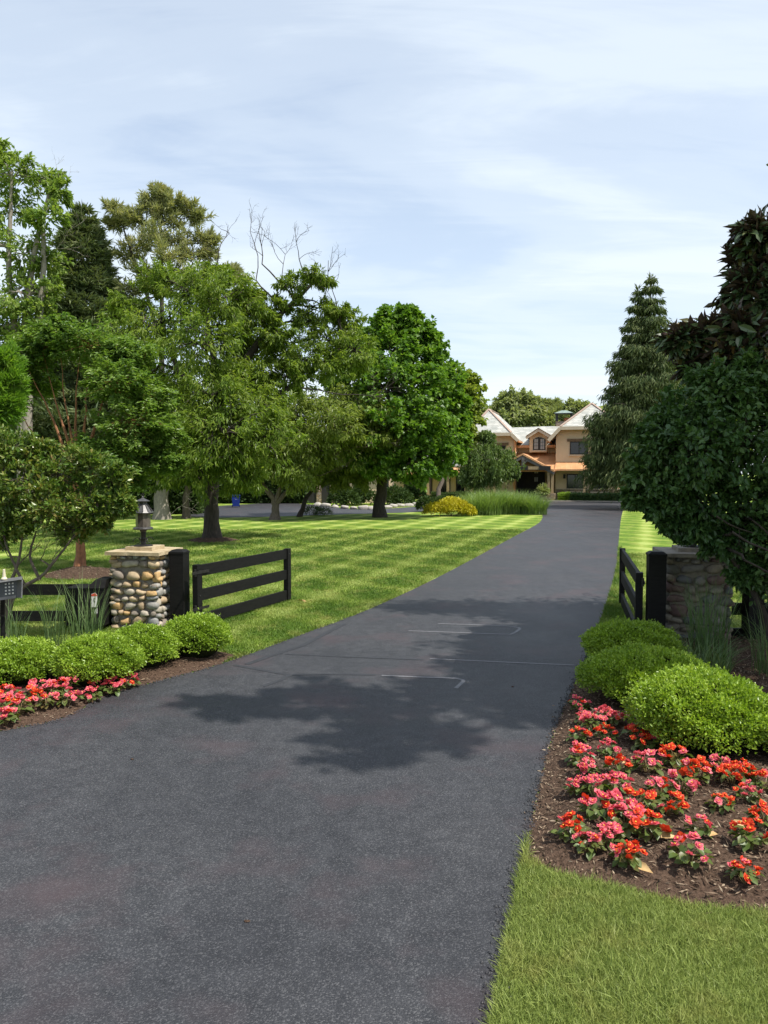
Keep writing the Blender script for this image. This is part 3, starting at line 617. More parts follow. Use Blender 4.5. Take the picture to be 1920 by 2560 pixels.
# crape myrtle in front
make_tree('crape_myrtle', G(10, 1606), 11.4, [(30, 1120, 46, 0), (95, 1135, 38, 0), (60, 1195, 60, -.2), (150, 1180, 52, 0), (225, 1170, 40, 0), (285, 1195, 30, 0), (20, 1265, 55, 0), (120, 1260, 58, -.3), (215, 1255, 52, 0), (285, 1255, 34, 0), (190, 1320, 42, .2), (-60, 1150, 80, 0), (-60, 1270, 70, .4), (60, 1305, 40, 0), (10, 1330, 40, .3), (315, 1265, 18, 0), (-120, 1200, 100, 0), (250, 1300, 26, 0)],
    (.075, .036, 'o'), L_CRAPE, BARK, 'glossy leaved crape myrtle with crooked stems behind the left boxwoods', cat='small tree', seed=17, trunk_r=.04, clump=30, per=48, sig=.30, mode='up', flat=.9, limb_r=.6,
    stems=[st(11.4, (10, 1606), (30, 1480), (110, 1440), (160, 1370), (230, 1290)), st(11.4, (12, 1560), (20, 1470), (50, 1400), (60, 1280)), st(11.4, (8, 1600), (-10, 1450), (-40, 1350)), st(11.4, (100, 1450), (70, 1390), (90, 1330), (120, 1250)), st(11.4, (60, 1460), (30, 1400), (10, 1350), (0, 1250))],
    dead=[(40, 1420, 0, .6, .6, .5), (100, 1400, 0, .6, .7, .45), (20, 1390, 0, -.5, .7, .45), (130, 1400, 0, .4, .9, .4), (60, 1350, 0, .8, .5, .4)])
make_tree('leafy_shrub', G(-60, 1440), 17, [(10, 900, 34, 0), (20, 960, 36, 0), (0, 1020, 40, 0), (-40, 940, 60, 0), (-60, 1060, 80, 0), (30, 1000, 20, 0)],
    (.16, .03, 'd'), L_BRIGHT, BARK, 'bright green feathery tree at the left edge above the crape myrtle', cat='tree', seed=18, trunk_r=.12, clump=34, per=80, sig=.3, mode='up')
# background trees
BG = [(90, 1050, 62, 170, 1), (300, 1110, 64, 130, 2), (470, 1120, 70, 120, 3), (620, 1150, 66, 95, 4), (-120, 1020, 60, 200, 5), (180, 1160, 52, 90, 6), (390, 1190, 58, 75, 7), (770, 1150, 78, 100, 8)]
BGL = ['shaded dark green tree far left behind the paperbark tree', 'shaded tree behind the orange stemmed tree and shade tree', 'shaded tree behind the trunk of the big shade tree', 'shaded tree behind the blue bin', 'shaded tree beyond the left frame edge', 'dark low tree behind the crape myrtle', 'dark low tree behind the stone lantern pillar', 'shaded tree behind the garage wing']
for (px, py, Y, r, sd), lab in zip(BG, BGL):
    b = np.array([P(px, 1280, Y)[0], Y, 0])
    lob = [(px + dx * r, py + dy * r, r * k, dz) for dx, dy, k, dz in ((0, -.3, .5, 0), (-.5, .1, .5, 1), (.5, .1, .5, -1), (0, .3, .6, -1.5), (-.35, -.45, .4, 0), (.35, -.4, .42, 0), (-.6, .55, .42, 0), (.6, .55, .42, 0))]
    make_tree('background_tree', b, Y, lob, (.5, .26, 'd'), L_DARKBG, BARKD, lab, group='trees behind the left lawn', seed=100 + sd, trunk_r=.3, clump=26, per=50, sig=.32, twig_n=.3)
for px, py, lab, r, m_ in ((405, 1298, 'thick grey trunked tree in shade right of the lantern', .42, BARKG), (466, 1296, 'slim bare trunked tree in shade left of the shade tree', .2, BARK)):
    b = G(px, py); Y = b[1]
    make_tree('lawn_edge_tree', b, Y, [(px - 60, 1150, 60, 0), (px + 10, 1120, 70, 0), (px + 60, 1160, 50, 0), (px - 10, 1060, 70, 1)], (.3, .16, 'd'), L_DARKBG, m_, lab, seed=int(px), trunk_r=r, clump=22, per=50, sig=.33, fork=.7, twig_n=.4, dead=[(px + 20, 1290, 0, .5, .9, 1.2)] if px < 420 else None)
# trees behind the house
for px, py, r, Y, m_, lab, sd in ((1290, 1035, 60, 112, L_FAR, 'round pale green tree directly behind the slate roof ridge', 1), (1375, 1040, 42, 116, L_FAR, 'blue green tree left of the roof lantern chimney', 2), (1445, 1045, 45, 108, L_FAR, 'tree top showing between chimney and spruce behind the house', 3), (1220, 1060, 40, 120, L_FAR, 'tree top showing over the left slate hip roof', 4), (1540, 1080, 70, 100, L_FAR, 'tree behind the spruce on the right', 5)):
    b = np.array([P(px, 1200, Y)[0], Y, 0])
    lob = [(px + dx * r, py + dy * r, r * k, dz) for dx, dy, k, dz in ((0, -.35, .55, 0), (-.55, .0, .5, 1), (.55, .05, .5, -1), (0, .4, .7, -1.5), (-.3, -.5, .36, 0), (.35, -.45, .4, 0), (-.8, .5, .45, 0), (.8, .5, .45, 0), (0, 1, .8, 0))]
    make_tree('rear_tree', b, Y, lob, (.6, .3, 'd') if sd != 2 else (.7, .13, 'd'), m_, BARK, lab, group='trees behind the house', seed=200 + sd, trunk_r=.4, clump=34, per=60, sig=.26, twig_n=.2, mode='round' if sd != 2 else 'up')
make_tree('rear_tree', G(1700, 1262), 63, [(1690, 940, 40, 0), (1740, 930, 40, 0), (1680, 1000, 50, 0), (1740, 990, 55, -1), (1660, 970, 35, 0), (1700, 1060, 60, 0), (1780, 1000, 60, 0), (1720, 900, 22, 0), (1800, 930, 50, 0), (1850, 1040, 90, 0), (1900, 950, 60, 0)],
    (.36, .24, 'd'), L_LIME, BARK, 'sunlit yellow green tree between the spruce and the magnolia', seed=31, trunk_r=.3, clump=26, per=60, sig=.3)
conifer('norway_spruce', G(1618, 1272), 15.9, lambda t: 5.5 * (1 - t) ** .92 * (1 + .14 * math.sin(t * 47)) + .2, L_SPRUCE, 'dark spruce with two tops beside the right end of the house', 21, tops=[(0, 0, 1), (-.8, .25, .95)], nwh=33, nb=6, droop=.16, up=.12, tw=(.40, .07), dens=24, hang=1.5, spread=.52, tr=.24, start=.12, z0=.19)
# magnolia at the right edge
make_tree('magnolia_tree', (7.6, 10.4, 0), 10.4, [(1905, 590, 46, 0), (1885, 660, 46, .2), (1880, 740, 55, 0), (1850, 830, 46, -.3), (1770, 845, 40, 0), (1705, 850, 26, 0), (1800, 905, 55, 0), (1740, 925, 30, .2), (1850, 900, 64, -.3), (1890, 950, 70, -.3), (1960, 700, 90, 0), (1950, 820, 90, 0), (1990, 930, 110, 0), 
    (8.6, 10.6, 8.2, 1.4, 2.4, 'w'), (8.6, 10.8, 10.2, 1.3, 2, 'w'), (7.8, 10.6, 12.0, .9, 1.5, 'w'), (8.0, 11.5, 5.5, 2.2, 2.4, 'w'), (8.5, 10, 3.5, 2.2, 2.4, 'w')],
    (.20, .078, 'o'), L_MAG, BARKD, 'dark leathery magnolia with brown leaf undersides at the right edge', seed=22, trunk_r=.2, clump=26, per=30, sig=.46, mode='round', inner=.2, fork=.5, sl=.5, twig_n=2)
# the round leaved shrub hiding the right pillar
make_tree('viburnum_shrub', (4.95, 9.75, 0), 9.7, [(1650, 1110, 52, 0), (1720, 1050, 66, 0), (1800, 990, 66, 0), (1885, 965, 66, 0), (1640, 1185, 58, 0), (1740, 1140, 84, -.3), (1850, 1110, 95, -.2), (1660, 1250, 46, 0), (1750, 1250, 70, 0), (1855, 1240, 90, 0), (1730, 1320, 34, 0), (1800, 1345, 40, 0), (1900, 1345, 60, 0), (1870, 1430, 36, .1), (1940, 1440, 60, 0), (1970, 1100, 110, 0), (1605, 1180, 22, 0), (1600, 1245, 28, 0), (1980, 1250, 90, 0), (1690, 1300, 30, 0), (1940, 960, 70, .5)],
    (.085, .048, 'o'), L_VIB, BARKD, 'big dark green rounded leaf shrub spreading over the right stone pillar', cat='shrub', seed=23, trunk_r=.05, clump=50, per=44, sig=.30, limb_r=.5, flat=.9, inner=.45,
    stems=[st(9.7, (1940, 1640), (1900, 1500), (1820, 1380), (1740, 1270), (1680, 1180)), st(9.7, (1945, 1640), (1960, 1450), (1940, 1250), (1900, 1050)), st(9.7, (1942, 1640), (1930, 1480), (1860, 1300), (1800, 1100))],
    dead=[(1830, 1330, -.4, .7, -.5, .9), (1860, 1400, -.5, .9, -.45, .8), (1790, 1290, -.4, .7, -.6, .7), (1880, 1300, -.4, .6, -.7, .8)])
# roadside tree beyond the right edge of the frame: its shade lies on the drive
make_tree('roadside_tree', (10.0, 4.6, 0), 6, [(7.4, 6.0, 9.6, 1.1, 1.6, 'w'), (8.6, 6.9, 10.4, 1.5, 1.8, 'w'), (9.4, 8.7, 9.2, 1.6, 2, 'w'), (10.8, 8.4, 9, 1.6, 1.6, 'w'), (9.0, 8.2, 9.8, 1.3, 1.8, 'w'), (6.3, 5.0, 11.4, .85, .5, 'w'), (7.6, 4.4, 12.2, 1.05, .8, 'w'), (9.6, 6.6, 8.6, 1.5, 1, 'w'), (9.3, 6.9, 11.2, 1.6, 2, 'w'), (8.4, 7.2, 9.6, 1.2, 2, 'w'), (5.2, 4.4, 12.3, .5, .3, 'w'), (5.8, 4.5, 12.0, .5, .3, 'w'), (6.6, 3.4, 12.0, .55, .35, 'w'), (7.2, 3.2, 12.2, .6, .4, 'w')],
    (.23, .14, 'd'), L_MAPLE, BARK, 'tall roadside tree whose shade falls across the driveway', seed=24, trunk_r=.3, clump=24, per=44, sig=.26, sl=.6)
# weeping cherry in front of the house
make_tree('weeping_cherry', G(1192, 1256), 62, [(1215, 1110, 34, 0), (1180, 1125, 30, 0), (1250, 1125, 32, 0), (1215, 1150, 42, -1), (1170, 1165, 28, 0), (1270, 1160, 24, 0), (1240, 1175, 30, -1), (1190, 1185, 26, -.5), (1215, 1085, 16, 0), (1283, 1175, 13, 0)],
    (.26, .085, 'd'), L_WEEP, BARK, 'weeping cherry with drooping boughs in front of the house entrance', seed=25, trunk_r=.14, clump=22, per=110, sig=.4, mode='weep', fork=.8)

# ------------------------------------------------------------------ shrubs and clumps
def boxwood(c, rx, ry, h, label, group, seed, dead=False):
    rg = np.random.default_rng(seed); root = thing('boxwood_shrub', (c[0], c[1], c[2] if len(c) > 2 else 0), label, 'shrub', group)
    n = int(22000 * rx * ry / .25); d = rdir(n, rg); d[:, 2] = np.abs(d[:, 2]) * 1.0 - .18 * (rg.random(n) < .4)
    d = unit(d); az = np.arctan2(d[:, 1], d[:, 0])
    lump = 1 + .055 * np.sin(az * 3 + seed) * np.cos(d[:, 2] * 4 + seed) + .05 * np.sin(az * 7 + d[:, 2] * 9 + seed * 2) + rg.normal(size=n) * .042
    e = .85; sg = np.sign(d) * np.abs(d) ** e; sg = sg / np.linalg.norm(np.abs(sg) ** 1.0, axis=1)[:, None]
    p = sg * np.array([rx, ry, h * .55]) * (lump * rg.uniform(.84, 1.0, n) ** .7)[:, None] + np.array([0, 0, h * .45]); ok = p[:, 2] > .03
    gap = np.sin(p[:, 0] * 23 + seed * 3) * np.sin(p[:, 1] * 21 + seed) * np.sin(p[:, 2] * 27 + seed * 5); ok &= rg.random(n) < np.clip(1.05 - 1.5 * gap, .12, 1); p = p[ok]; d = d[ok]; k = len(p)
    cr = MB(); dd = d * .8 + rg.normal(size=(k, 3)) * .55 + np.array([0, 0, .25]); nn = d * .5 + rg.normal(size=(k, 3)) * .6 + np.array([0, 0, .5])
    s = rg.uniform(.7, 1.25, k)
    leaves(cr, p, dd, nn, .034 * s, .019 * s, 'd', fold=.25)
    ns = int(k * .012); j = rg.integers(0, k, ns)   # stray young shoots
    for q in j:
        if d[q, 2] < .1: continue
        ax = unit(d[q] + rg.normal(size=3) * .35 + np.array([0, 0, .5])); tt = np.linspace(0, 1, 7)[:, None]; pp = p[q] + ax * tt * rg.uniform(.03, .075)
        leaves(cr, pp, ax * .6 + rg.normal(size=(7, 3)) * .7, rg.normal(size=(7, 3)) + ax, .03, .017, 'd', fold=.25)
    cr.build('foliage', L_BOX, root)
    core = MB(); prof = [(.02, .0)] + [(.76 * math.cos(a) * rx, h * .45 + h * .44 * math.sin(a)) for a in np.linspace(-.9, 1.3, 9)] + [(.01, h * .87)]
    core.lathe(prof, 18); o = core.build('shade_core', SHADE_CORE, root, True)
    stem = MB()
    for i in range(9):
        a = rg.uniform(0, 6.28); stem.tube(curve((rg.normal() * .05, rg.normal() * .05, -.06), (math.cos(a) * rx * .7, math.sin(a) * ry * .7, h * .4), 4, 0, .05, rg), np.linspace(.014, .005, 4), 5)
    stem.build('stem', BARK, root)
    return root
SHADE_CORE = simple('shrub_inside', (.012, .018, .006), 1, rgb2=(.03, .035, .012), scale=30, bs=1, bd=.03, spec=.05)  # near-black: shade inside the shrub put into the colour of a solid core
gb = 'clipped boxwood mounds on the left bed'; gr = 'clipped boxwood mounds on the right bed'
boxwood((-2.55, 10.35), .45, .45, .60, 'round boxwood at the right end of the left row, below the open gate', gb, 1)
boxwood((-3.12, 9.75), .46, .42, .57, 'boxwood in front of the stone pillar with a brown gap in it', gb, 2)
boxwood((-3.4, 9.0), .50, .47, .60, 'boxwood beside the tall reed grass, left of the pillar', gb, 3)
boxwood((-4.35, 9.0), .52, .48, .55, 'boxwood cut by the left edge of the photo above the begonias', gb, 4)
boxwood((3.22, 9.8), .60, .56, .60, 'shaded boxwood nearest the right gate', gr, 5)
boxwood((2.86, 8.2), .68, .62, .62, 'half shaded boxwood in the middle of the right row', gr, 6)
boxwood((2.88, 6.85), .62, .60, .73, 'large sunlit boxwood in front of the right row', gr, 7)
boxwood((3.80, 6.6), .62, .54, .60, 'sunlit boxwood cut by the right edge of the photo', gr, 8)
def blades(name, c, n, rad, hgt, wd, lean, m, label, cat, seed, arch=.5, group=None):
    rg = np.random.default_rng(seed); root = thing(name, c, label, cat, group); mb = MB()
    a = rg.uniform(0, 6.28, n); rr = np.sqrt(rg.random(n)) ; p = np.stack([np.cos(a) * rr * (rad if np.isscalar(rad) else rad[0]), np.sin(a) * rr * (rad if np.isscalar(rad) else rad[1]), np.zeros(n)], 1)
    az = rg.uniform(0, 6.28, n); out = np.stack([np.cos(az), np.sin(az), np.zeros(n)], 1) * .6 + unit(p + 1e-6) * .6; out = unit(out)
    L = hgt * rg.uniform(.6, 1.12, n); ln = lean * rg.uniform(.2, 1.3, n); S = np.stack([-out[:, 1], out[:, 0], np.zeros(n)], 1); S = unit(S + rg.normal(size=(n, 3)) * .5); S[:, 2] = 0
    k = 6; t = np.linspace(0, 1, k); V = []
    for q in t:
        ctr = p + out * (ln * L * (q ** 2) * (1 + arch * q))[:, None] + np.array([0, 0, 1]) * (L * (q - ln * arch * q ** 3 * .6))[:, None]
        ww = wd * (1 - q ** 2.2) * (1 if q < 1 else 0) + .0004
        V += [ctr - S * ww / 2, ctr + S * ww / 2]
    V = np.stack(V, 1); f = np.array([(2 * i, 2 * i + 1, 2 * i + 3, 2 * i + 2) for i in range(k - 1)])
    mb.add(V.reshape(-1, 3), ((np.arange(n) * 2 * k)[:, None, None] + f[None]).reshape(-1, 4)); mb.build('blade_tuft', m, root)
    return root
blades('reed_grass', (-4.02, 10.3, .05), 105, .2, 1.15, .010, .22, L_REED, 'tall upright reed grass tuft before the black fence on the left', 'ornamental grass', 1)
blades('reed_grass', (-4.55, 10.5, .05), 60, .16, .95, .010, .22, L_REED, 'sparser reed grass tuft at the crape myrtle stems', 'ornamental grass', 2)
blades('reed_grass', (-5.1, 10.4, .05), 70, .16, .8, .010, .25, L_REED, 'short reed grass tuft under the keypad box', 'ornamental grass', 3)
blades('reed_grass', (4.15, 9.75, .05), 150, .22, 1.2, .010, .25, L_REED, 'shaded reed grass standing before the right stone pillar', 'ornamental grass', 4)
blades('reed_grass', (4.75, 9.2, .05), 120, .26, .95, .010, .4, L_REED, 'shaded arching reed grass by the black fence post on the right', 'ornamental grass', 5)
blades('reed_grass', (3.85, 9.2, .05), 260, .35, .55, .012, .5, L_REED, 'low shaded grass clump behind the right boxwoods', 'ornamental grass', 6)
# miscanthus island and yellow shrub
for (px, py, r, n, h, lab, sd) in ((1205, 1286, 1.2, 1100, 1.45, 'tall fountain grass clump next to the yellow shrub', 1), (1255, 1284, 1.2, 1200, 1.55, 'tall fountain grass clump in the middle of the island', 2), (1300, 1284, 1.1, 1050, 1.4, 'tall fountain grass clump right of the middle one', 3), (1338, 1286, .7, 600, 1.2, 'smaller fountain grass clump at the drive edge', 4), (1225, 1279, 1.2, 900, 1.6, 'fountain grass clump at the back of the island, left', 5), (1290, 1277, 1.2, 900, 1.5, 'fountain grass clump at the back of the island, right', 6)):
    blades('fountain_grass', G(px, py), n, r, h, .034, .5, L_MISC, lab, 'ornamental grass', 20 + sd, .7, 'fountain grass clumps on the island')
def mound_shrub(name, c, lob, leaf, m, label, n, seed, group=None):
    rg = np.random.default_rng(seed); root = thing(name, c, label, 'shrub', group); cr = MB(); sm = MB()
    for (dx, dy, dz, r, q) in lob:
        d = rdir(n, rg); d[:, 2] = np.abs(d[:, 2]) - .25 * rg.random(n); p = np.array([dx, dy, dz]) + d * np.array([r, r, q]) * (rg.uniform(.6, 1.05, n) ** .5 + rg.normal(size=n) * .04)[:, None]; p[:, 2] = np.maximum(p[:, 2], .02)
        leaves(cr, p, d + rg.normal(size=d.shape) * .6, d * .5 + rg.normal(size=d.shape) * .5 + np.array([0, 0, .6]), leaf[0] * rg.uniform(.7, 1.3, n), leaf[1] * rg.uniform(.7, 1.3, n), 'd')
        sm.tube(curve((0, 0, 0), (dx, dy, dz + q * .4), 4, 0, .05, rg), .02, 5)
    cr.build('foliage', m, root); sm.build('stem', BARK, root); return root
mound_shrub('golden_shrub', G(1128, 1290), [(-.9, 0, .25, .7, .55), (-.2, -.1, .45, .75, .6), (.5, 0, .35, .7, .55), (.95, .05, .2, .5, .45), (.1, .4, .5, .7, .6)], (.13, .07), L_YEL, 'golden yellow mounded shrub at the corner of the lawn', 1500, 41)
for px, py, w_, lab, sd in ((1085, 1279, 1.0, 'dark green shrub behind the golden shrub, left', 1), (1130, 1277, 1.1, 'dark green shrub behind the golden shrub', 2), (1180, 1276, 1.0, 'dark shrub between golden shrub and fountain grass', 3)):
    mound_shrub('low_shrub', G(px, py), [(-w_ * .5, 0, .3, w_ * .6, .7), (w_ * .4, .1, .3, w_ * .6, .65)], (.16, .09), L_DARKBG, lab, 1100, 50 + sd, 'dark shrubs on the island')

# ------------------------------------------------------------------ gate pillars
def stone_mat(name='river_stone', cols=None):
    m = bpy.data.materials.new(name); nt = nt_new(m); geo = nd(nt, 'ShaderNodeNewGeometry')
    c = ramp(nt, geo.outputs['Random Per Island'], cols or [(0, (.20, .17, .14)), (.16, (.33, .25, .16)), (.32, (.26, .25, .23)), (.48, (.40, .31, .20)), (.62, (.22, .22, .215)), (.75, (.36, .32, .26)), (.88, (.46, .30, .14)), (1, (.27, .19, .15))], 'CONSTANT')
    n = noise(nt, objc(nt), 14, 5, .6)
    c = mixc(nt, .8, c, ramp(nt, n, [(.3, (.7, .7, .7)), (.7, (1.3, 1.28, 1.25))]), 'MULTIPLY')
    finish(nt, c, .75, 0, .3, n, .5, .012); return m
M_STONE = stone_mat()
M_MORTAR = simple('mortar', (.16, .14, .115), .95, rgb2=(.27, .24, .2), scale=20, bs=.8, bd=.02)
M_FLAG = simple('flagstone', (.30, .23, .13), .85, rgb2=(.46, .38, .25), scale=9, bs=.6, bd=.012)
M_BLACK = simple('black_paint', (.0045, .0045, .0045), .6, rgb2=(.011, .0105, .010), scale=9, stretch=(1, 1, 4), spec=.16, bs=.25, bd=.006)
M_IRON = simple('dark_iron', (.018, .017, .016), .45, rgb2=(.045, .042, .04), scale=14, metallic=.5)
M_ROOFIRON = simple('weathered_lead', (.04, .039, .039), .45, rgb2=(.11, .107, .107), scale=9, metallic=.4, spec=.5)
M_LGLASS = simple('seeded_glass', (.05, .042, .036), .25, rgb2=(.12, .10, .088), scale=11, stretch=(3, 3, .6), spec=.5)
def blob(rg, a, b, c):
    nu, nv = 12, 8; V = [(0, 0, -1)]
    for i in range(1, nv):
        th = PI * i / nv
        for j in range(nu): V.append((math.sin(th) * math.cos(2 * PI * j / nu), math.sin(th) * math.sin(2 * PI * j / nu), -math.cos(th)))
    V.append((0, 0, 1)); V = np.array(V); e = rg.uniform(.62, .95)
    W = np.sign(V) * np.abs(V) ** e
    ph = rg.uniform(0, 6.28, 6)
    W = W * (1 + .09 * np.sin(2.2 * V[:, :1] + ph[0]) + .09 * np.sin(2.7 * V[:, 2:] + ph[1]) + .07 * np.sin(4.1 * V[:, :1] + 3 * V[:, 2:] + ph[2]))
    W = W * np.array([a, b, c]); q = [(0, 1 + (j + 1) % nu, 1 + j) for j in range(nu)]; Q = []
    for i in range(nv - 2):
        for j in range(nu): Q.append((1 + i * nu + j, 1 + i * nu + (j + 1) % nu, 1 + (i + 1) * nu + (j + 1) % nu, 1 + (i + 1) * nu + j))
    l = 1 + (nv - 2) * nu; q += [(l + j, l + (j + 1) % nu, len(V) - 1) for j in range(nu)]
    return W, [np.array(q), np.array(Q)]
def pillar(c, rz, wd, ht, label, seed, cap_mat, stone=None):
    rg = np.random.default_rng(seed); root = thing('stone_pillar', (c[0], c[1], 0), label, 'gate pillar', 'stone gate pillars', rz); h = wd / 2
    core = MB(); core.box(-h + .05, h - .05, -h + .05, h - .05, -.1, ht); core.build('mortar_core', M_MORTAR, root)
    sb = MB()
    for face in range(4):
        z = .0
        rowh = []
        while z < ht - .05:
            r = rg.uniform(.075, .19); r = min(r, ht - z); x = -h + rg.uniform(-.02, .04)
            while x < h - .04:
                ww = min(r * rg.uniform(.7, 2.1), .32); ww = min(ww, h - x + .03)
                if ww > .055:
                    hh = r * rg.uniform(.78, 1.0)
                    V, Fs = blob(rg, ww * .49, rg.uniform(.05, .075), hh * .49)
                    t = rg.normal() * .18; ct, s_ = math.cos(t), math.sin(t); V = np.stack([V[:, 0] * ct - V[:, 2] * s_, V[:, 1], V[:, 0] * s_ + V[:, 2] * ct], 1)
                    V = V + np.array([x + ww / 2, -h + .035 + rg.uniform(-.012, .012), z + r / 2 + rg.normal() * .010])
                    a = face * PI / 2; ca, sa = math.cos(a), math.sin(a); V = np.stack([V[:, 0] * ca - V[:, 1] * sa, V[:, 0] * sa + V[:, 1] * ca, V[:, 2]], 1)
                    sb.add(V, Fs)
                x += ww + rg.uniform(.004, .022)
            z += r + rg.uniform(.0, .012)
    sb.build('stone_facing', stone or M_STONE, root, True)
    for k, (o, z0, z1) in enumerate(((h + .07, ht, ht + .055), (h * .58, ht + .056, ht + .115))):
        bm = bmesh.new(); n = 7; pts = []
        for s in range(4):
            for i in range(n):
                t = -1 + 2 * i / n; p = [(t, -1), (1, t), (-t, 1), (-1, -t)][s]; pts.append((p[0] * o * rg.uniform(.975, 1.015), p[1] * o * rg.uniform(.975, 1.015)))
        f = bm.faces.new([bm.verts.new((x, y, z0)) for x, y in pts]); r = bmesh.ops.extrude_face_region(bm, geom=[f])
        for v in [g_ for g_ in r['geom'] if isinstance(g_, bmesh.types.BMVert)]: v.co.z = z1 + rg.normal() * .002; v.co.x *= rg.uniform(.985, 1.005); v.co.y *= rg.uniform(.985, 1.005)
        bmesh.ops.recalc_face_normals(bm, faces=bm.faces[:]); me = bpy.data.meshes.new('cap_stone'); bm.to_mesh(me); bm.free(); me.materials.append(cap_mat); link('cap_stone', me, root)
    return root
RZ = -R(10)
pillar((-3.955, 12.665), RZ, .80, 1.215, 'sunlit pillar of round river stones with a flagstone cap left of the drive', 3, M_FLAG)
pillar((4.71, 11.66), RZ, .90, 1.30, 'shaded pillar of river stones half hidden by the dark green shrub', 4, simple('flagstone_grey', (.15, .13, .10), .85, rgb2=(.25, .22, .18), scale=9, bs=.6), stone_mat('shaded_grey_stone', [(0, (.12, .115, .10)), (.2, (.2, .17, .13)), (.4, (.13, .13, .135)), (.6, (.22, .2, .16)), (.75, (.15, .10, .09)), (.88, (.2, .185, .165)), (1, (.12, .12, .13))]))  # greyer stones, also darkened in colour to stand for the shade on this pillar
def lantern(c, label):
    root = thing('lantern', c, label, 'lantern', 'lanterns on the gate pillars', .3)
    b = MB(); b.lathe([(.15, 0), (.155, .012), (.13, .022), (.045, .03), (.04, .10), (.048, .12), (.04, .14), (.046, .235), (.06, .26), (.062, .272)], 16); b.build('base_stem', M_IRON, root)
    for k in range(4):
        s = MB(); a = k * PI / 2 + .4; t = np.linspace(0, 2 * PI * .8, 14); r = .075 - .035 * t / 5
        s.tube(np.stack([math.cos(a) * (.10 + r * np.cos(t)), math.sin(a) * (.10 + r * np.cos(t)), .085 + r * np.sin(t) * .9], 1), .006, 5); s.build('scroll_bracket', M_IRON, root)
    g_ = MB(); g_.lathe([(.062, .272), (.152, .275), (.162, .29), (.155, .31), (.12, .318)], 16); g_.build('gallery_ring', M_ROOFIRON, root, False)
    gl_ = MB(); gl_.lathe([(.118, .31), (.118, .545)], 8); gl_.build('glass', M_LGLASS, root)
    f = MB()
    for k in range(8):
        a = k * PI / 4; f.beam((.121 * math.cos(a), .121 * math.sin(a), .31), (.121 * math.cos(a), .121 * math.sin(a), .55), .014, .014)
    f.build('glazing_bar', M_IRON, root)
    r_ = MB(); r_.lathe([(.10, .54), (.165, .538), (.172, .555), (.16, .572), (.075, .685), (.07, .70)], 12); r_.build('lantern_roof', M_ROOFIRON, root)
    rb = MB()
    for k in range(12):
        a = k * PI / 6; rb.beam((.164 * math.cos(a), .164 * math.sin(a), .573), (.076 * math.cos(a), .076 * math.sin(a), .69), .012, .012)
    rb.build('roof_rib', M_IRON, root)
    c_ = MB(); c_.lathe([(.065, .69), (.068, .73), (.112, .735), (.115, .745), (.03, .785), (.014, .80), (.018, .81), (.01, .82)], 16); c_.build('vent_cap', M_ROOFIRON, root)
    t = np.linspace(0, 2 * PI, 13); q = MB(); q.tube(np.stack([.02 * np.cos(t), 0 * t, .84 + .02 * np.sin(t)], 1), .005, 5); q.build('finial_ring', M_IRON, root)
    return root
lantern((-3.97, 12.63, 1.33), 'weathered metal lantern standing on the sunlit stone pillar')
lantern((4.71, 11.66, 1.415), 'dark lantern on the shaded pillar, mostly behind leaves')

# ------------------------------------------------------------------ gate posts, gates, fences
def post(c, ht, label, rz=RZ, w_=.12):
    root = thing('gate_post', (c[0], c[1], 0), label, 'gate post', 'black gate posts', rz)
    b = MB(); b.box(-w_, w_, -w_, w_, -.2, ht - .05); b.build('post', M_BLACK, root)
    k = w_ + .008; i = w_ * .72
    q = MB(); V = [(-k, -k, ht - .049), (k, -k, ht - .049), (k, k, ht - .049), (-k, k, ht - .049), (-k, -k, ht - .02), (k, -k, ht - .02), (k, k, ht - .02), (-k, k, ht - .02), (-i, -i, ht + .012), (i, -i, ht + .012), (i, i, ht + .012), (-i, i, ht + .012)]
    q.add(V, np.array([(3, 2, 1, 0), (0, 1, 5, 4), (1, 2, 6, 5), (2, 3, 7, 6), (3, 0, 4, 7), (4, 5, 9, 8), (5, 6, 10, 9), (6, 7, 11, 10), (7, 4, 8, 11), (8, 9, 10, 11)])); q.build('post_cap', M_BLACK, root)
    return root
post((-3.36, 12.55), 1.27, 'square black post between the sunlit stone pillar and the open gate')
post((3.92, 11.0), 1.40, 'square black post between the right gate and the shaded stone pillar')
def gate(a, b, z0, z1, label, group='open farm gates'):
    a = np.array([*a, 0.]); b = np.array([*b, 0.]); L = np.linalg.norm(b - a); an = math.atan2(b[1] - a[1], b[0] - a[0])
    root = thing('gate', a, label, 'gate', group, an)
    for x0, x1 in ((0, .13), (L - .12, L)):
        m = MB(); m.box(x0, x1, -.05, .05, z0, z1 + .012); m.build('stile', M_BLACK, root)
    ht = z1 - z0; rh = ht * .185
    for zc in (z1 - rh / 2, (z0 + z1) / 2, z0 + rh / 2):
        m = MB(); m.box(.128, L - .118, -.026, .026, zc - rh / 2, zc + rh / 2); m.build('rail', M_BLACK, root)
    for x in (.065, L - .06):
        for zc in (z1 - rh / 2, (z0 + z1) / 2, z0 + rh / 2):
            m = MB(); V, Fs = blob(np.random.default_rng(5), .013, .010, .013); m.add(V + np.array([x, -.053, zc]), Fs); m.build('bolt', M_IRON, root, True)
    for zc in (z1 - rh * .6, z0 + rh * 1.6):
        m = MB(); m.box(-.14, .30, -.062, -.052, zc - .022, zc + .022); m.lathe([(.018, -.06), (.018, .06)], 8, (-.04, -.04, zc)); m.build('hinge', M_IRON, root)
    return root
gate((-3.06, 12.35), (-1.88, 15.1), .045, 1.035, 'black three rail gate leaf swung open over the sunny lawn')
gate((3.70, 11.05), (4.58, 14.7), .045, 1.08, 'black three rail gate leaf swung open beside the shaded right post')
fl = thing('fence', (-4.5, 12.75, 0), 'black two rail fence running left from the sunlit stone pillar', 'fence', 'black board fences')
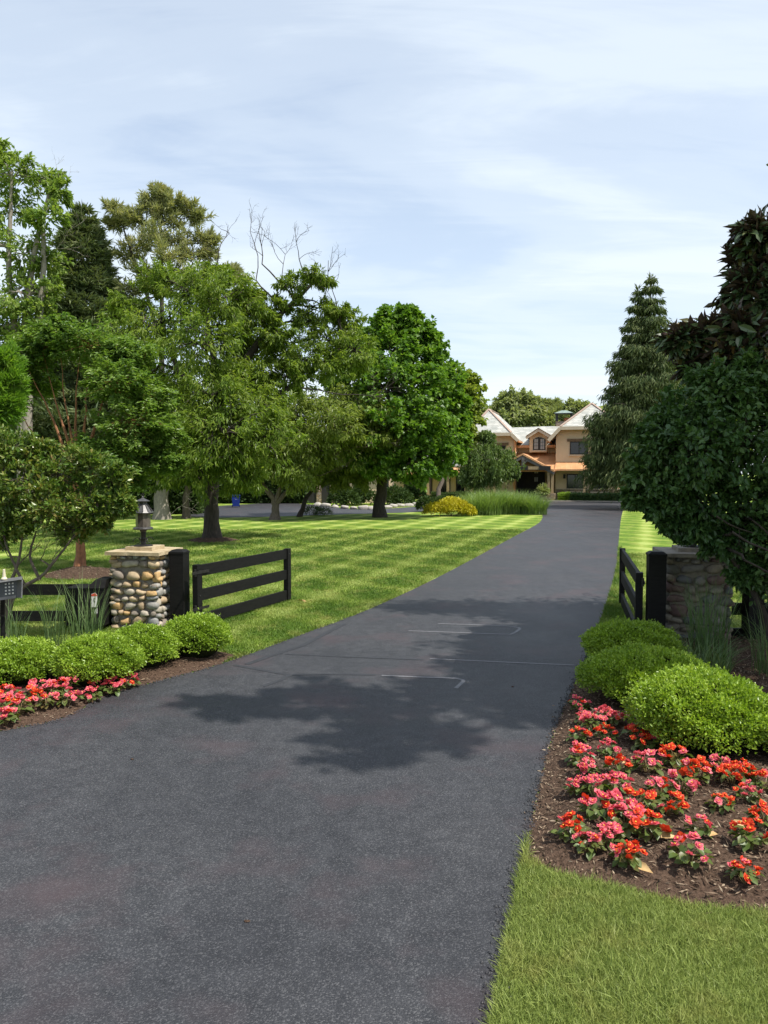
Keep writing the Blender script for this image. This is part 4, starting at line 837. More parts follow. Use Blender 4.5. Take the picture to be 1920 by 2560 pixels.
for z0, z1 in ((.50, .68), (.06, .23)):
    m = MB(); m.box(-9.5, -4.42, 12.72, 12.76, z0, z1); m.build('rail', M_BLACK, fl, False, (-4.5, 12.75, 0))
for x in (-6.9, -9.3):
    m = MB(); m.box(x - .07, x + .07, 12.762, 12.90, -.2, .8); m.build('fence_post', M_BLACK, fl, False, (-4.5, 12.75, 0))
fr = thing('fence', (5.5, 11.3, 0), 'black board fence with a square post right of the shaded pillar', 'fence', 'black board fences')
for z0, z1 in ((.85, 1.05), (.42, .6), (.05, .22)):
    m = MB(); m.box(5.2, 9.5, 11.36, 11.40, z0, z1); m.build('rail', M_BLACK, fr, False, (5.5, 11.3, 0))
m = MB(); m.box(5.33, 5.55, 11.12, 11.355, -.2, 1.12); m.build('fence_post', M_BLACK, fr, False, (5.5, 11.3, 0))
# gate operator cabinet
ob = thing('gate_operator', (-4.72, 12.35, 0), 'black gate motor cabinet on thin legs left of the sunlit pillar', 'gate motor')
m = MB(); m.box(-.36, .26, -.2, .3, .10, .70); m.build('cabinet', M_BLACK, ob)
m = MB(); m.add([(-.02, -.215, .702), (.275, -.215, .702), (.275, .315, .702), (-.02, .315, .702), (.10, -.12, .83), (.275, -.12, .83), (.275, .25, .83), (.10, .25, .83)], np.array([(0, 1, 5, 4), (1, 2, 6, 5), (2, 3, 7, 6), (3, 0, 4, 7), (4, 5, 6, 7), (3, 2, 1, 0)])); m.build('hood', M_BLACK, ob)
for x, y in ((-.22, -.15), (-.13, -.15), (-.05, -.15), (.10, -.12), (-.2, .25), (.2, .25)):
    m = MB(); m.box(x - .018, x + .018, y - .018, y + .018, -.1, .10); m.build('leg', M_BLACK, ob)
M_WHITE = simple('white_plastic', (.62, .61, .58), .5, var=.08)
M_REDINK = simple('red_ink', (.5, .06, .03), .5, var=.05)
m = MB(); m.prism([(.06, .30), (.15, .30), (.15, .60), (.12, .63), (.06, .61)], -.206, -.2015); lb_ = m.build('warning_label', M_WHITE, ob)
m = MB(); m.prism([(.062, .575), (.148, .575), (.148, .60), (.12, .625), (.062, .605)], -.2085, -.2065); m.build('warning_stripe', M_REDINK, lb_)
m = MB(); m.prism([(.064, .40), (.146, .40), (.064, .30)], -.2085, -.2065); m.build('warning_corner', M_BLACK, lb_); m = MB(); m.prism([(.098, .55), (.112, .55), (.102, .50), (.118, .50), (.112, .46), (.098, .46), (.104, .49), (.09, .49)], -.2085, -.2065); m.build('warning_symbol', M_BLACK, lb_)
m = MB(); m.box(.06, .16, -.26, -.2015, .14, .29); m.build('control_box', M_IRON, ob)
# keypad
M_STEEL = simple('painted_steel', (.06, .064, .072), .45, rgb2=(.10, .105, .115), scale=8, metallic=.4)
M_STEELL = simple('bright_steel', (.17, .17, .175), .4, rgb2=(.27, .27, .275), scale=8, metallic=.5)
cb = P(18, 1470, 9.6); kp = thing('keypad', (cb[0], cb[1], 0), 'grey entry keypad box with white buttons at the left edge', 'keypad', None, R(24)); zc = cb[2]
m = MB(); m.prism([(-.22, zc - .16), (.11, zc - .13), (.11, zc + .10), (-.22, zc + .07)], -.02, .10); m.build('housing', M_STEEL, kp)
m = MB(); m.add([(-.225, -.13, zc + .085), (.175, -.13, zc + .125), (.175, .11, zc + .125), (-.225, .11, zc + .085), (-.225, -.13, zc + .075), (.175, -.13, zc + .115), (.175, .11, zc + .115), (-.225, .11, zc + .075)], np.array([(0, 1, 2, 3), (7, 6, 5, 4), (0, 4, 5, 1), (1, 5, 6, 2), (2, 6, 7, 3), (3, 7, 4, 0)]))
m.add([(.112, -.02, zc - .13), (.16, -.12, zc - .12), (.172, -.12, zc + .113), (.112, -.02, zc + .10), (.125, -.02, zc - .13), (.172, -.12, zc - .12), (.182, -.12, zc + .113), (.125, -.02, zc + .10)], np.array([(0, 1, 2, 3), (7, 6, 5, 4), (0, 4, 5, 1), (1, 5, 6, 2), (2, 6, 7, 3), (3, 7, 4, 0)])); m.build('hood', M_STEELL, kp)
for r in range(4):
    for c in range(3):
        x = -.025 + c * .040; z = zc + .055 - r * .042 + x * .09
        m = MB(); m.box(x, x + .020, -.031, -.0205, z - .009, z + .010); m.build('button', M_WHITE, kp)
m = MB(); m.tube([(-.05, .12, zc - .05), (-.06, .3, zc - .1), (-.08, .42, zc - .4), (-.08, .42, .5), (-.08, .42, -.1)], .03, 8); m.build('gooseneck_post', M_BLACK, kp)
m = MB(); m.lathe([(.035, 0), (.036, .012), (.022, .03), (.016, .09), (.014, .125), (.004, .13)], 12, (-.03, -.02, zc + .113)); m.build('antenna', simple('cream_plastic', (.55, .5, .36), .5), kp)

# ------------------------------------------------------------------ begonias
L_BEG = leafmat('leaf_begonia', [(0.05, 0.085, 0.02), (0.085, 0.13, 0.028), (0.11, 0.145, 0.035), (0.13, 0.075, 0.03)], .28, .42, .4)
PINK = leafmat('petal_pink', [(.60, .06, .10), (.70, .11, .155), (.78, .21, .25)], .35, .5, .3, tcol=(1, .8, .8))
RED = leafmat('petal_red', [(.55, .03, .015), (.66, .055, .02), (.72, .10, .03)], .35, .5, .3, tcol=(1, .7, .6))
YC = simple('stamen_yellow', (.75, .5, .05), .7)
def blossom_mesh(seed, mt):
    rg = np.random.default_rng(seed); m = MB(); n = 4
    for layer in range(2):
        a = np.arange(n) * 2 * PI / n + rg.uniform(0, 1) + layer * .7; d = np.stack([np.cos(a), np.sin(a), np.full(n, .35 + layer * .55)], 1)
        leaves(m, np.zeros((n, 3)) + [0, 0, .002 * layer], d, np.tile([0, 0, 1.0], (n, 1)) + rg.normal(size=(n, 3)) * .15, .029 * rg.uniform(.8, 1.15, n) * (1 - .25 * layer), .030 * rg.uniform(.85, 1.15, n) * (1 - .2 * layer), 'o', fold=-.12, droop=.15)
    V, Fs = blob(rg, .0034, .0034, .0034); m.add(V + [0, 0, .008], Fs, 1)
    o = m.build('blossom', [mt, YC]); me = o.data; bpy.data.objects.remove(o); return me
BM = {c: [blossom_mesh(i + 10 * (c == 'p'), PINK if c == 'p' else RED) for i in range(3)] for c in 'pr'}
FOL = []
for i in range(4):
    rg = np.random.default_rng(60 + i); m = MB(); n = 34; a = rg.uniform(0, 6.28, n); rr = rg.uniform(.02, .105, n); zz = rg.uniform(.035, .12, n) * (1.1 - rr * 3); rr *= .88
    p = np.stack([np.cos(a) * rr, np.sin(a) * rr, zz], 1); d = np.stack([np.cos(a), np.sin(a), rg.uniform(-.5, .35, n)], 1) + rg.normal(size=(n, 3)) * .25
    leaves(m, p, d, np.tile([0, 0, 1.], (n, 1)) + rg.normal(size=(n, 3)) * .3 + d * .3, rg.uniform(.045, .075, n), rg.uniform(.04, .062, n), 'o', fold=.16, droop=.25)
    st_ = MB()
    for k in range(n):
        if k % 2 == 0: st_.tube([(0, 0, -.03), p[k] * [.5, .5, .7], p[k]], .003, 4)
    o = m.build('foliage', L_BEG, None, True); s_ = st_.build('stem', simple('begonia_stem', (.16, .12, .05), .6), None); FOL.append((o.data, s_.data)); bpy.data.objects.remove(o); bpy.data.objects.remove(s_)
def begonia(x, y, h, colr, label, group, sc, i):
    z = hz_at(x, y, h); rg = np.random.default_rng(900 + i)
    root = thing('begonia_plant', (x, y, z), label, 'flower', group, rg.uniform(0, 6.28)); root.scale = (sc, sc, sc)
    fd, sd = FOL[i % 4]
    f = bpy.data.objects.new('foliage', fd); COL.objects.link(f); f.parent = root
    s_ = bpy.data.objects.new('stem', sd); COL.objects.link(s_); s_.parent = root
    n = rg.integers(7, 18)
    for k in range(n):
        cc = colr if rg.random() < .9 else ('r' if colr == 'p' else 'p')
        b = bpy.data.objects.new('blossom', BM[cc][k % 3]); COL.objects.link(b); b.parent = root
        a = rg.uniform(0, 6.28); r = .115 * math.sqrt(rg.random()); b.location = (math.cos(a) * r, math.sin(a) * r, .165 - r * .55 + rg.normal() * .012); b.rotation_euler = (rg.normal() * .3 + .55 * -math.sin(-a) * r / .11, rg.normal() * .3 + .55 * math.cos(a) * r / .11, rg.uniform(0, 6)); q = rg.uniform(1.05, 1.5); b.scale = (q, q, q)
FR = [(505, 215, 'p'), (530, 300, 'p'), (650, 310, 'p'), (735, 340, 'p'), (505, 420, 'r'), (670, 430, 'r'), (590, 365, 'p'), (850, 450, 'r'), (900, 500, 'r'), (510, 560, 'p'), (690, 540, 'p'), (1000, 500, 'p'), (545, 640, 'p'), (740, 660, 'r'), (920, 640, 'p'), (1090, 600, 'r'), (1370, 650, 'p'), (1210, 700, 'r'), (500, 760, 'p'), (600, 790, 'p'), (735, 780, 'p'), (1010, 800, 'p'), (1125, 790, 'p'), (1440, 720, 'r'), (1530, 830, 'p'), (1640, 760, 'r'), (870, 900, 'r'), (1050, 910, 'r'), (1375, 890, 'r'), (1630, 980, 'r'), (455, 1030, 'r'), (560, 1110, 'p'), (760, 930, 'p'), (680, 1080, 'p'), (940, 1060, 'r'), (805, 1180, 'r'), (1240, 1050, 'p'), (1180, 1200, 'p'), (1550, 1120, 'r'), (1515, 1290, 'r'), (790, 1010, 'p'), (620, 930, 'p'), (1520, 700, 'r')]
# what stands out next to each plant, in the order of the list
FRL = ['farthest at the tip of the bed by the asphalt edge', 'second from the tip of the bed by the asphalt edge', 'in the back row touching the half shaded boxwood', 'in the back row under the large sunlit boxwood', 'third along the asphalt edge', 'behind the middle cluster', 'between the tip plants and the boxwood', 'under the left side of the large boxwood', 'just before the large boxwood', 'fourth along the asphalt edge', 'in the upper cluster left of the dry leaf', 'in the back row, tallest bloom by the large boxwood', 'fifth along the asphalt edge', 'just left of the small dry leaf at the back', 'right of the small dry leaf at the back', 'in the back row below the middle of the large boxwood', 'alone before the gap between the two sunlit boxwoods', 'at the end of the back row on bare mulch', 'sixth along the asphalt edge', 'beside the sixth plant of the asphalt edge', 'in the third row, left part', 'in the mid bed, left one of the pair', 'in the mid bed, right one of the pair', 'second row from the right frame edge', 'below the right hand cluster', 'cut by the right frame edge, upper one', 'right behind the large front clump', 'alone in the mid bed', 'alone in the right half with bare mulch around', 'cut by the right frame edge, lower one', 'leftmost of the front clump', 'front left of the big front clump', 'top of the big front clump', 'front middle of the big front clump', 'right of the big front clump', 'behind the curled tan leaf', 'behind the broad tan leaf', 'beside the broad tan leaf', 'behind the nearest red plant', 'nearest to the lawn on the right', 'right middle of the big front clump', 'centre of the big front clump', 'in the right hand cluster, upper one']
for i, ((zx, zy, c), l) in enumerate(zip(FR, FRL)):
    q = G(1240 + zx * .41, 1700 + zy * .41); begonia(q[0], q[1], hR, c, ('pink' if c == 'p' else 'red') + ' begonia ' + l, 'begonias in the right bed', .76 + .36 * rng.random(), i)
FLp = [(30, 1440, 'p'), (115, 1395, 'p'), (65, 1350, 'p'), (215, 1300, 'p'), (250, 1365, 'p'), (370, 1340, 'p'), (300, 1310, 'p'), (500, 1300, 'p'), (545, 1255, 'p'), (615, 1258, 'p'), (695, 1225, 'p'), (0, 1390, 'r'), (160, 1345, 'r'), (355, 1290, 'p'), (20, 1340, 'r')]
FLL = ['nearest at the left frame edge', 'second from the left frame edge at the asphalt', 'behind the first two at the left frame edge', 'below the first left boxwood', 'at the asphalt left of the first gap', 'just left of the first gap', 'in the middle of the long left cluster', 'just right of the first gap', 'between the gap and the right end of the row', 'second from the right end of the row', 'at the right end of the left row', 'cut by the left frame edge', 'inside the long left cluster', 'behind the plant left of the first gap', 'against the boxwood at the left frame edge']
for i, ((zx, zy, c), l) in enumerate(zip(FLp, FLL)):
    q = G(zx / 2.183, 1160 + zy / 2.183); begonia(q[0], q[1], hL, c, ('pink' if c == 'p' else 'red') + ' begonia in the left bed, ' + l, 'begonias in the left bed', .95 + .25 * rng.random(), 50 + i)
# dry magnolia leaves
M_DRY = simple('dry_leaf', (.32, .19, .07), .6, rgb2=(.52, .36, .17), scale=20)
for zx, zy, L, a, lab in ((1050, 1085, .13, .1, 'broad tan fallen leaf beside a pink begonia in the right bed'), (895, 1200, .14, -.9, 'curled tan fallen leaf nearest to the lawn edge'), (1485, 1000, .15, -.3, 'long orange fallen leaf in the right half of the bed'), (845, 572, .08, -.6, 'small orange fallen leaf at the back of the right bed'), (1340, 1075, .09, .5, 'pale fallen leaf on bare mulch in the right half'), (790, 605, .06, .3, 'small pale fallen leaf at the back of the right bed')):
    q = G(1240 + zx * .41, 1700 + zy * .41); z = hz_at(q[0], q[1], hR); m = MB()
    leaves(m, np.array([[0, 0, .02]]), np.array([[math.cos(a), math.sin(a), .12]]), np.array([[-.3, -.5, 1.]]), L, L * .45, 'o', fold=.35, droop=.2)
    o = m.build('fallen_leaf', M_DRY, None, True, None, (q[0] - L / 2, q[1], z + .01)); tag(o, lab, 'leaf', 'dry leaves in the right bed', 'thing')
for px, py, l in ((618, 2306, 'small dark bark chip lying alone on the near asphalt'), (1281, 1718, 'small dark bark chip on the shaded asphalt left of the boxwoods'), (330, 1900, 'small dark bark chip on the sunny asphalt below the left begonias')):
    q = G(px, py); rg = np.random.default_rng(px); V, Fs = blob(rg, .016, .009, .006); m = MB(); m.add(V, Fs); tag(m.build('bark_chip', M_MULCH, None, True, None, (q[0], q[1], .008)), l, 'wood chip', 'bark chips lying on the asphalt', 'thing')
q = G(752, 1508); m = MB(); leaves(m, np.zeros((3, 3)) + [[0, 0, .05], [.06, .02, .05], [-.05, .03, .06]], rdir(3) * [1, 1, .2], np.tile([0, 0, 1.], (3, 1)), .11, .06, 'o', fold=.3); o = m.build('fallen_leaf', M_DRY, None, True, None, q); tag(o, 'brown curled leaf lying on the lawn right of the open gate', 'leaf', None, 'thing')

# ------------------------------------------------------------------ the house
def hx(px, dy=0): return HCX + hu(px, dy)
def hz(py, dy=0): return P(960, py, YH + dy * HC)[2]
def slate_mat():
    m = bpy.data.materials.new('slate_roof'); nt = nt_new(m); o = objc(nt)
    s = nd(nt, 'ShaderNodeSeparateXYZ'); lk(nt, o, s.inputs[0]); c = nd(nt, 'ShaderNodeCombineXYZ')
    lk(nt, math_n(nt, 'ADD', s.outputs[0], math_n(nt, 'MULTIPLY', s.outputs[1], .8)), c.inputs[0]); lk(nt, s.outputs[2], c.inputs[1])
    b = nd(nt, 'ShaderNodeTexBrick', i_Scale=1.0, i_Mortar_Size=.012, i_Bias=.1); b.inputs['Brick Width'].default_value = .55; b.inputs['Row Height'].default_value = .16
    b.inputs['Color1'].default_value = (.30, .31, .285, 1); b.inputs['Color2'].default_value = (.46, .46, .43, 1); b.inputs['Mortar'].default_value = (.16, .165, .155, 1); lk(nt, c.outputs[0], b.inputs['Vector'])
    col = mixc(nt, .6, b.outputs[0], ramp(nt, noise(nt, o, 1.3, 4), [(.3, (.8, .82, .8)), (.7, (1.15, 1.1, 1.05))]), 'MULTIPLY')
    finish(nt, col, .6, 0, .35, b.outputs[1], .3, .02); return m
M_SLATE = slate_mat()
M_STUCCO = simple('tan_stucco', (.60, .465, .31), .9, rgb2=(.66, .52, .355), scale=2.5, bs=.4, bd=.01)
M_TRIM = simple('cream_trim', (.52, .43, .31), .7, rgb2=(.58, .49, .37), scale=3)
def copper_mat():
    m = bpy.data.materials.new('copper_sheet'); nt = nt_new(m); o = objc(nt); n = noise(nt, o, 1.2, 4)
    w_ = nd(nt, 'ShaderNodeTexWave', wave_type='BANDS', bands_direction='X', i_Scale=.75); lk(nt, o, w_.inputs['Vector'])
    seam = ramp(nt, w_.outputs[0], [(.0, (0, 0, 0)), (.94, (0, 0, 0)), (1, (1, 1, 1))])
    finish(nt, ramp(nt, n, [(.3, (.58, .29, .13)), (.7, (.72, .40, .21))]), .5, .3, .5, seam, .5, .03); return m
M_COPPER = copper_mat()
M_RIDGE = simple('dull_copper', (.36, .25, .19), .5, rgb2=(.46, .34, .27), scale=3, metallic=.3)
M_TIMBER = simple('oak_timber', (.28, .20, .11), .8, rgb2=(.40, .30, .175), scale=4, stretch=(2, 2, .6))
M_TIMBERG = simple('grey_timber', (.085, .08, .075), .8, rgb2=(.17, .16, .15), scale=4)
M_FRAME = simple('dark_bronze', (.016, .015, .014), .5, rgb2=(.03, .028, .026), scale=5)
M_BROWN = simple('brown_lintel', (.13, .085, .05), .85, rgb2=(.2, .14, .085), scale=5)
M_DARKIN = simple('dark_interior', (.010, .010, .013), .6, rgb2=(.018, .018, .022), scale=2)
M_SOFFIT = simple('wood_soffit', (.28, .15, .07), .8, rgb2=(.38, .22, .11), scale=4)
M_PATINA = simple('green_patina', (.16, .21, .19), .6, rgb2=(.24, .30, .27), scale=4)
M_FIELD = None
def fieldstone_mat():
    m = bpy.data.materials.new('fieldstone'); nt = nt_new(m); o = objc(nt); v = nd(nt, 'ShaderNodeTexVoronoi', i_Scale=3.2); lk(nt, vscale(nt, o, (1, 1, 1.7)), v.inputs['Vector'])
    e = nd(nt, 'ShaderNodeTexVoronoi', feature='DISTANCE_TO_EDGE', i_Scale=3.2); lk(nt, vscale(nt, o, (1, 1, 1.7)), e.inputs['Vector'])
    s = nd(nt, 'ShaderNodeSeparateColor'); lk(nt, v.outputs['Color'], s.inputs[0])
    col = ramp(nt, s.outputs[0], [(0, (.17, .12, .08)), (.35, (.32, .23, .14)), (.65, (.24, .2, .17)), (1, (.40, .30, .19))])
    ed = ramp(nt, e.outputs[0], [(.02, (0, 0, 0)), (.08, (1, 1, 1))])
    finish(nt, mixc(nt, ed, (.09, .075, .06), col), .9, 0, .2, ed, .6, .03); return m
M_FIELD = fieldstone_mat()
def glass_mat(name, c, r=.08):
    m = bpy.data.materials.new(name); nt = nt_new(m); finish(nt, c, r, 0, .6); return m
M_PANE = glass_mat('window_glass', (.012, .014, .018)); M_PANEL = glass_mat('pale_glass', (.33, .34, .34), .25)
hb = np.array([HCX, YH, 0.0]); house = thing('house', hb, 'tan stucco house with slate roofs and copper porch roofs at the end of the drive', 'house', None, -HT)
def hp(mb, name, m, parent=house, smooth=False): return mb.build(name, m, parent, smooth, hb)
def slab(V, t=.14, m=M_SLATE, name='roof', parent=None, extra_trim=None):
    V = np.array(V, float); n = len(V); dn = np.array([0, 0, -t]); b = MB()
    Fs = [np.array([list(range(n))]), np.array([list(range(2 * n - 1, n - 1, -1))]), np.array([(i, n + i, n + (i + 1) % n, (i + 1) % n) for i in range(n)])]
    b.add(np.vstack([V, V + dn]), Fs); return hp(b, name, m, parent or house)
def hpt(px, py, dy): return np.array([hx(px, dy), YH + dy, hz(py, dy)])
def block(x0, x1, clipL, clipR, rkL, rkR, apex, yclip, yrake, depth=11, hip=4.0):
    """storeyed wing with a clipped (jerkinhead) slate gable"""
    w_ = MB(); w_.prism([(hx(x0), -.2), (hx(x1), -.2), (hx(x1), hz(yrake - 5)), (hx(clipR), hz(yclip + 3)), (hx(clipL), hz(yclip + 3)), (hx(x0), hz(yrake - 5))], YH, YH + depth); wo = hp(w_, 'wall', M_STUCCO)
    oh = -.6; cL, cR = hpt(clipL, yclip, oh), hpt(clipR, yclip, oh); rL, rR = hpt(rkL, yrake, oh), hpt(rkR, yrake, oh); A = hpt(apex[0], apex[1], hip); B_ = A + [0, depth - hip, 0]
    bL = rL + [0, depth - oh, 0]; bR = rR + [0, depth - oh, 0]
    slab([cL, cR, A], name='roof'); slab([cR, rR, bR, B_, A], name='roof'); slab([rL, cL, A, B_, bL], name='roof')
    t = MB(); e = np.array([0, -.02, -.12])
    for a, b in ((cL, cR), (rL, cL), (cR, rR)): t.beam(a + e, b + e, .10, .30)
    hp(t, 'fascia', M_TRIM)
    s = MB(); s.beam(rR + [0, .1, -.16], bR + [0, 0, -.16], .16, .14); s.beam(rL + [0, .1, -.16], bL + [0, 0, -.16], .16, .14); hp(s, 'gutter', M_COPPER)
    r = MB(); u = np.array([0, 0, .05])
    for a, b in ((cL, A), (cR, A), (A, B_)): r.beam(a + u, b + u, .20, .06)
    hp(r, 'ridge_cap', M_RIDGE)
    so = MB(); q = np.array([0, 0, -.17]); so.add([cL + q, cR + q, cR + q + [0, .58, 0], cL + q + [0, .58, 0]], np.array([(0, 1, 2, 3)])); so.add([cR + q, rR + q, rR + q + [0, .58, 0], cR + q + [0, .58, 0]], np.array([(0, 1, 2, 3)])); so.add([rL + q, cL + q, cL + q + [0, .58, 0], rL + q + [0, .58, 0]], np.array([(0, 1, 2, 3)])); hp(so, 'soffit', M_SOFFIT)
    return wo
block(1166, 1284, 1166, 1277, 1147, 1294, (1221, 1021), 1081, 1098)
block(1389, 1566, 1399, 1556, 1370, 1586, (1477, 1012), 1068, 1099)
def window(x0, x1, y0, y1, dy, cols=2, rows=1, lintel=True, pane=M_PANE, sill=True):
    X0, X1, Z0, Z1, Y = hx(x0, dy), hx(x1, dy), hz(y1, dy), hz(y0, dy), YH + dy; f = MB(); t = .09
    f.box(X0, X1, Y - .05, Y + .1, Z0, Z0 + t); f.box(X0, X1, Y - .05, Y + .1, Z1 - t, Z1); f.box(X0, X0 + t, Y - .049, Y + .099, Z0 + t, Z1 - t); f.box(X1 - t, X1, Y - .049, Y + .099, Z0 + t, Z1 - t)
    for c in range(1, cols): xc = X0 + (X1 - X0) * c / cols; f.box(xc - .035, xc + .035, Y - .045, Y + .09, Z0 + t, Z1 - t)
    for r in range(1, rows): zc = Z0 + (Z1 - Z0) * r / rows; f.box(X0 + t, X1 - t, Y - .04, Y + .08, zc - .02, zc + .02)
    fo = hp(f, 'window', M_FRAME); p = MB(); p.box(X0 + t, X1 - t, Y - .02, Y + .05, Z0 + t, Z1 - t); hp(p, 'pane', pane, fo).location = (0, 0, 0)
    if lintel: l = MB(); l.box(X0 - .25, X1 + .25, Y - .07, Y + .1, Z1 + .005, Z1 + .25); hp(l, 'lintel', M_BROWN, fo)
    if sill: l = MB(); l.box(X0 - .12, X1 + .12, Y - .12, Y + .1, Z0 - .13, Z0 - .003); hp(l, 'sill', M_TRIM, fo)
    return fo
window(1424, 1470, 1105, 1137, -.01); window(1490, 1530, 1105, 1137, -.01); window(1230, 1264, 1113, 1136, -.01)
window(1417, 1459, 1185, 1228, -.01, lintel=False); window(1480, 1520, 1185, 1228, -.01, lintel=False)
# recessed middle: wall, slate slope, dormer
w_ = MB(); w_.box(hx(1280, 3), hx(1392, 3), YH + 3, YH + 10, -.2, hz(1114, 3)); hp(w_, 'wall', M_STUCCO)
e0, e1 = hpt(1282, 1112, 2.4), hpt(1392, 1112, 2.4); r0, r1 = hpt(1270, 1068, 8.5), hpt(1405, 1065, 8.5); slab([e0, e1, r1, r0], name='roof'); slab([r0, r1, r1 + [0, 5, -3], r0 + [0, 5, -3]], name='roof')
for a, b in ((1289, 1324), (1367, 1388)):
    m = MB(); m.box(hx(a, 2.3), hx(b, 2.3), YH + 2.22, YH + 2.38, hz(1119, 2.3), hz(1113, 2.3)); hp(m, 'gutter', M_COPPER)
m = MB(); m.tube([(hx(1287), YH - .08, hz(1100)), (hx(1287), YH - .08, hz(1140)), (hx(1287), YH - .08, .1)], .10, 8); hp(m, 'downspout', M_COPPER)
dd = 1.9; m = MB(); m.prism([(hx(1323, dd), hz(1131, dd)), (hx(1367, dd), hz(1131, dd)), (hx(1367, dd), hz(1090, dd)), (hx(1345, dd), hz(1076, dd)), (hx(1323, dd), hz(1090, dd))], YH + dd, YH + 6); hp(m, 'dormer_wall', M_STUCCO)
a, b, c = hpt(1345, 1071, dd - .5), hpt(1314, 1091, dd - .5), hpt(1377, 1090, dd - .5); k = np.array([0, 5, 0]); slab([b, a, a + k, b + k], .12, name='dormer_roof'); slab([a, c, c + k, a + k], .12, name='dormer_roof')
m = MB()
for q in (b, c): m.beam(a + [0, -.03, -.14], q + [0, -.03, -.14], .1, .24)
hp(m, 'fascia', M_TRIM)
m = MB()
for q in (b, c): m.beam(a + [0, -.06, .03], q + [0, -.06, .03], .14, .05)
hp(m, 'drip_edge', M_BROWN)
# arched window
def arch(x0, x1, y0, y1, rise, n=9):
    pts = [(x0, y0), (x1, y0), (x1, y1)]
    for i in range(1, n): t = i / n; pts.append((x1 + (x0 - x1) * t, y1 + rise * math.sin(PI * t)))
    return pts + [(x0, y1)]
X0, X1, Z0, Z1 = hx(1332, dd), hx(1363, dd), hz(1125.5, dd), hz(1099, dd); m = MB(); m.prism(arch(X0, X1, Z0, Z1, .22), YH + dd - .06, YH + dd + .05); aw = hp(m, 'arched_window', M_FRAME)
for xa, xb in ((X0 + .10, (X0 + X1) / 2 - .10), ((X0 + X1) / 2 + .10, X1 - .10)):
    for i in range(2):
        for j in range(3):
            m = MB(); wq = (xb - xa) / 2; hq = (Z1 - Z0) / 3; m.box(xa + i * wq + .012, xa + (i + 1) * wq - .012, YH + dd - .075, YH + dd - .061, Z0 + .09 + j * hq, Z0 + .09 + (j + 1) * hq - .03); hp(m, 'pane', M_PANEL, aw)
m = MB(); m.box(X0 - .12, X1 + .12, YH + dd - .12, YH + dd - .001, Z0 - .14, Z0 - .002); hp(m, 'sill', M_TRIM, aw)
# copper porch: gabled portico and sheds
pd = -2.6; A0 = hpt(1306, 1133, pd); L0 = hpt(1224, 1176, pd); R0_ = hpt(1386, 1176, pd); k = np.array([0, 5.5, 0])
slab([A0, R0_, R0_ + k, A0 + k], .16, M_COPPER, 'porch_roof'); slab([L0, A0, A0 + k, L0 + k], .16, M_COPPER, 'porch_roof')
s0, s1, s2, s3 = hpt(1386, 1173, -1.7), hpt(1570, 1173, -1.7), hpt(1570, 1155, -.003), hpt(1390, 1155, -.003); slab([s0, s1, s2, s3], .14, M_COPPER, 'porch_roof')
s0, s1, s2, s3 = hpt(985, 1183, -1.7), hpt(1250, 1183, -1.7), hpt(1250, 1163, -.003), hpt(985, 1163, -.003); slab([s0, s1, s2, s3], .14, M_COPPER, 'porch_roof')
slab([hpt(1290, 1176, -1.6), hpt(1390, 1176, -1.6), hpt(1392, 1131.5, 2.98), hpt(1290, 1131.5, 2.98)], .12, M_COPPER, 'porch_roof')
tr = MB(); y = pd + .12; e = np.array([0, .12, -.30])
for q in (L0, R0_): tr.beam(A0 + e, q + e + [0, 0, .06], .18, .30)
tro = hp(tr, 'truss', M_TIMBERG)
tb = MB(); tb.box(hx(1236, y), hx(1376, y), YH + y - .09, YH + y + .09, hz(1174, y), hz(1166, y)); hp(tb, 'tie_beam', M_TIMBER, tro)
tb = MB(); tb.box(hx(1304, y), hx(1311, y), YH + y - .11, YH + y + .08, hz(1166, y) + .002, hz(1143, y)); hp(tb, 'king_post', M_TIMBERG, tro)
tb = MB(); tb.box(hx(1298, y), hx(1320, y), YH + y - .13, YH + y - .092, hz(1175, y), hz(1164, y)); tb.box(hx(1348, y), hx(1377, y), YH + y - .13, YH + y - .092, hz(1175, y), hz(1165, y)); hp(tb, 'iron_plate', M_FRAME, tro)
for sx in (-1, 1):
    br = MB(); z0 = hz(1165, y); br.beam((hx(1308) + sx * .15, YH + y, z0 + .1), (hx(1308) + sx * .85, YH + y, z0 + .72), .14, .16); hp(br, 'brace', M_TIMBERG, tro)
g_ = MB(); g_.prism([(hx(1240, -2), hz(1168, -2)), (hx(1376, -2), hz(1168, -2)), (hx(1307, -2), hz(1138, -2))], YH - 2.0, YH - 1.9); hp(g_, 'gable_panel', M_SOFFIT)
for xa in (1236, 1372, 1381):
    m = MB(); m.box(hx(xa - 3, pd + .3), hx(xa + 3, pd + .3), YH + pd + .2, YH + pd + .42, hz(1234, pd), hz(1173, pd)); po = hp(m, 'post', M_TIMBER)
    m = MB(); m.box(hx(xa - 4.2, pd + .3), hx(xa + 4.2, pd + .3), YH + pd + .15, YH + pd + .45, hz(1186, pd), hz(1181, pd)); hp(m, 'post_capital', M_TIMBER, po)
for x0, x1 in ((1226, 1246), (1366, 1388)):
    m = MB(); m.box(hx(x0, pd), hx(x1, pd), YH + pd - .1, YH + pd + .75, -.1, hz(1233, pd)); hp(m, 'stone_base', M_FIELD)
for xa in (1461, 1535, 1205, 1165, 1120, 1070):
    m = MB(); m.box(hx(xa - 3, -1.5), hx(xa + 3, -1.5), YH - 1.6, YH - 1.4, 0, hz(1175, -1.5) if xa > 1300 else hz(1184, -1.5)); hp(m, 'post', M_TIMBER)
m = MB(); m.box(hx(1390), hx(1567), YH - .07, YH - .004, -.1, hz(1223)); hp(m, 'stone_wainscot', M_FIELD)
m = MB(); m.box(hx(1390), hx(1567), YH - .10, YH - .003, hz(1223) + .002, hz(1221)); hp(m, 'water_table', M_TRIM)
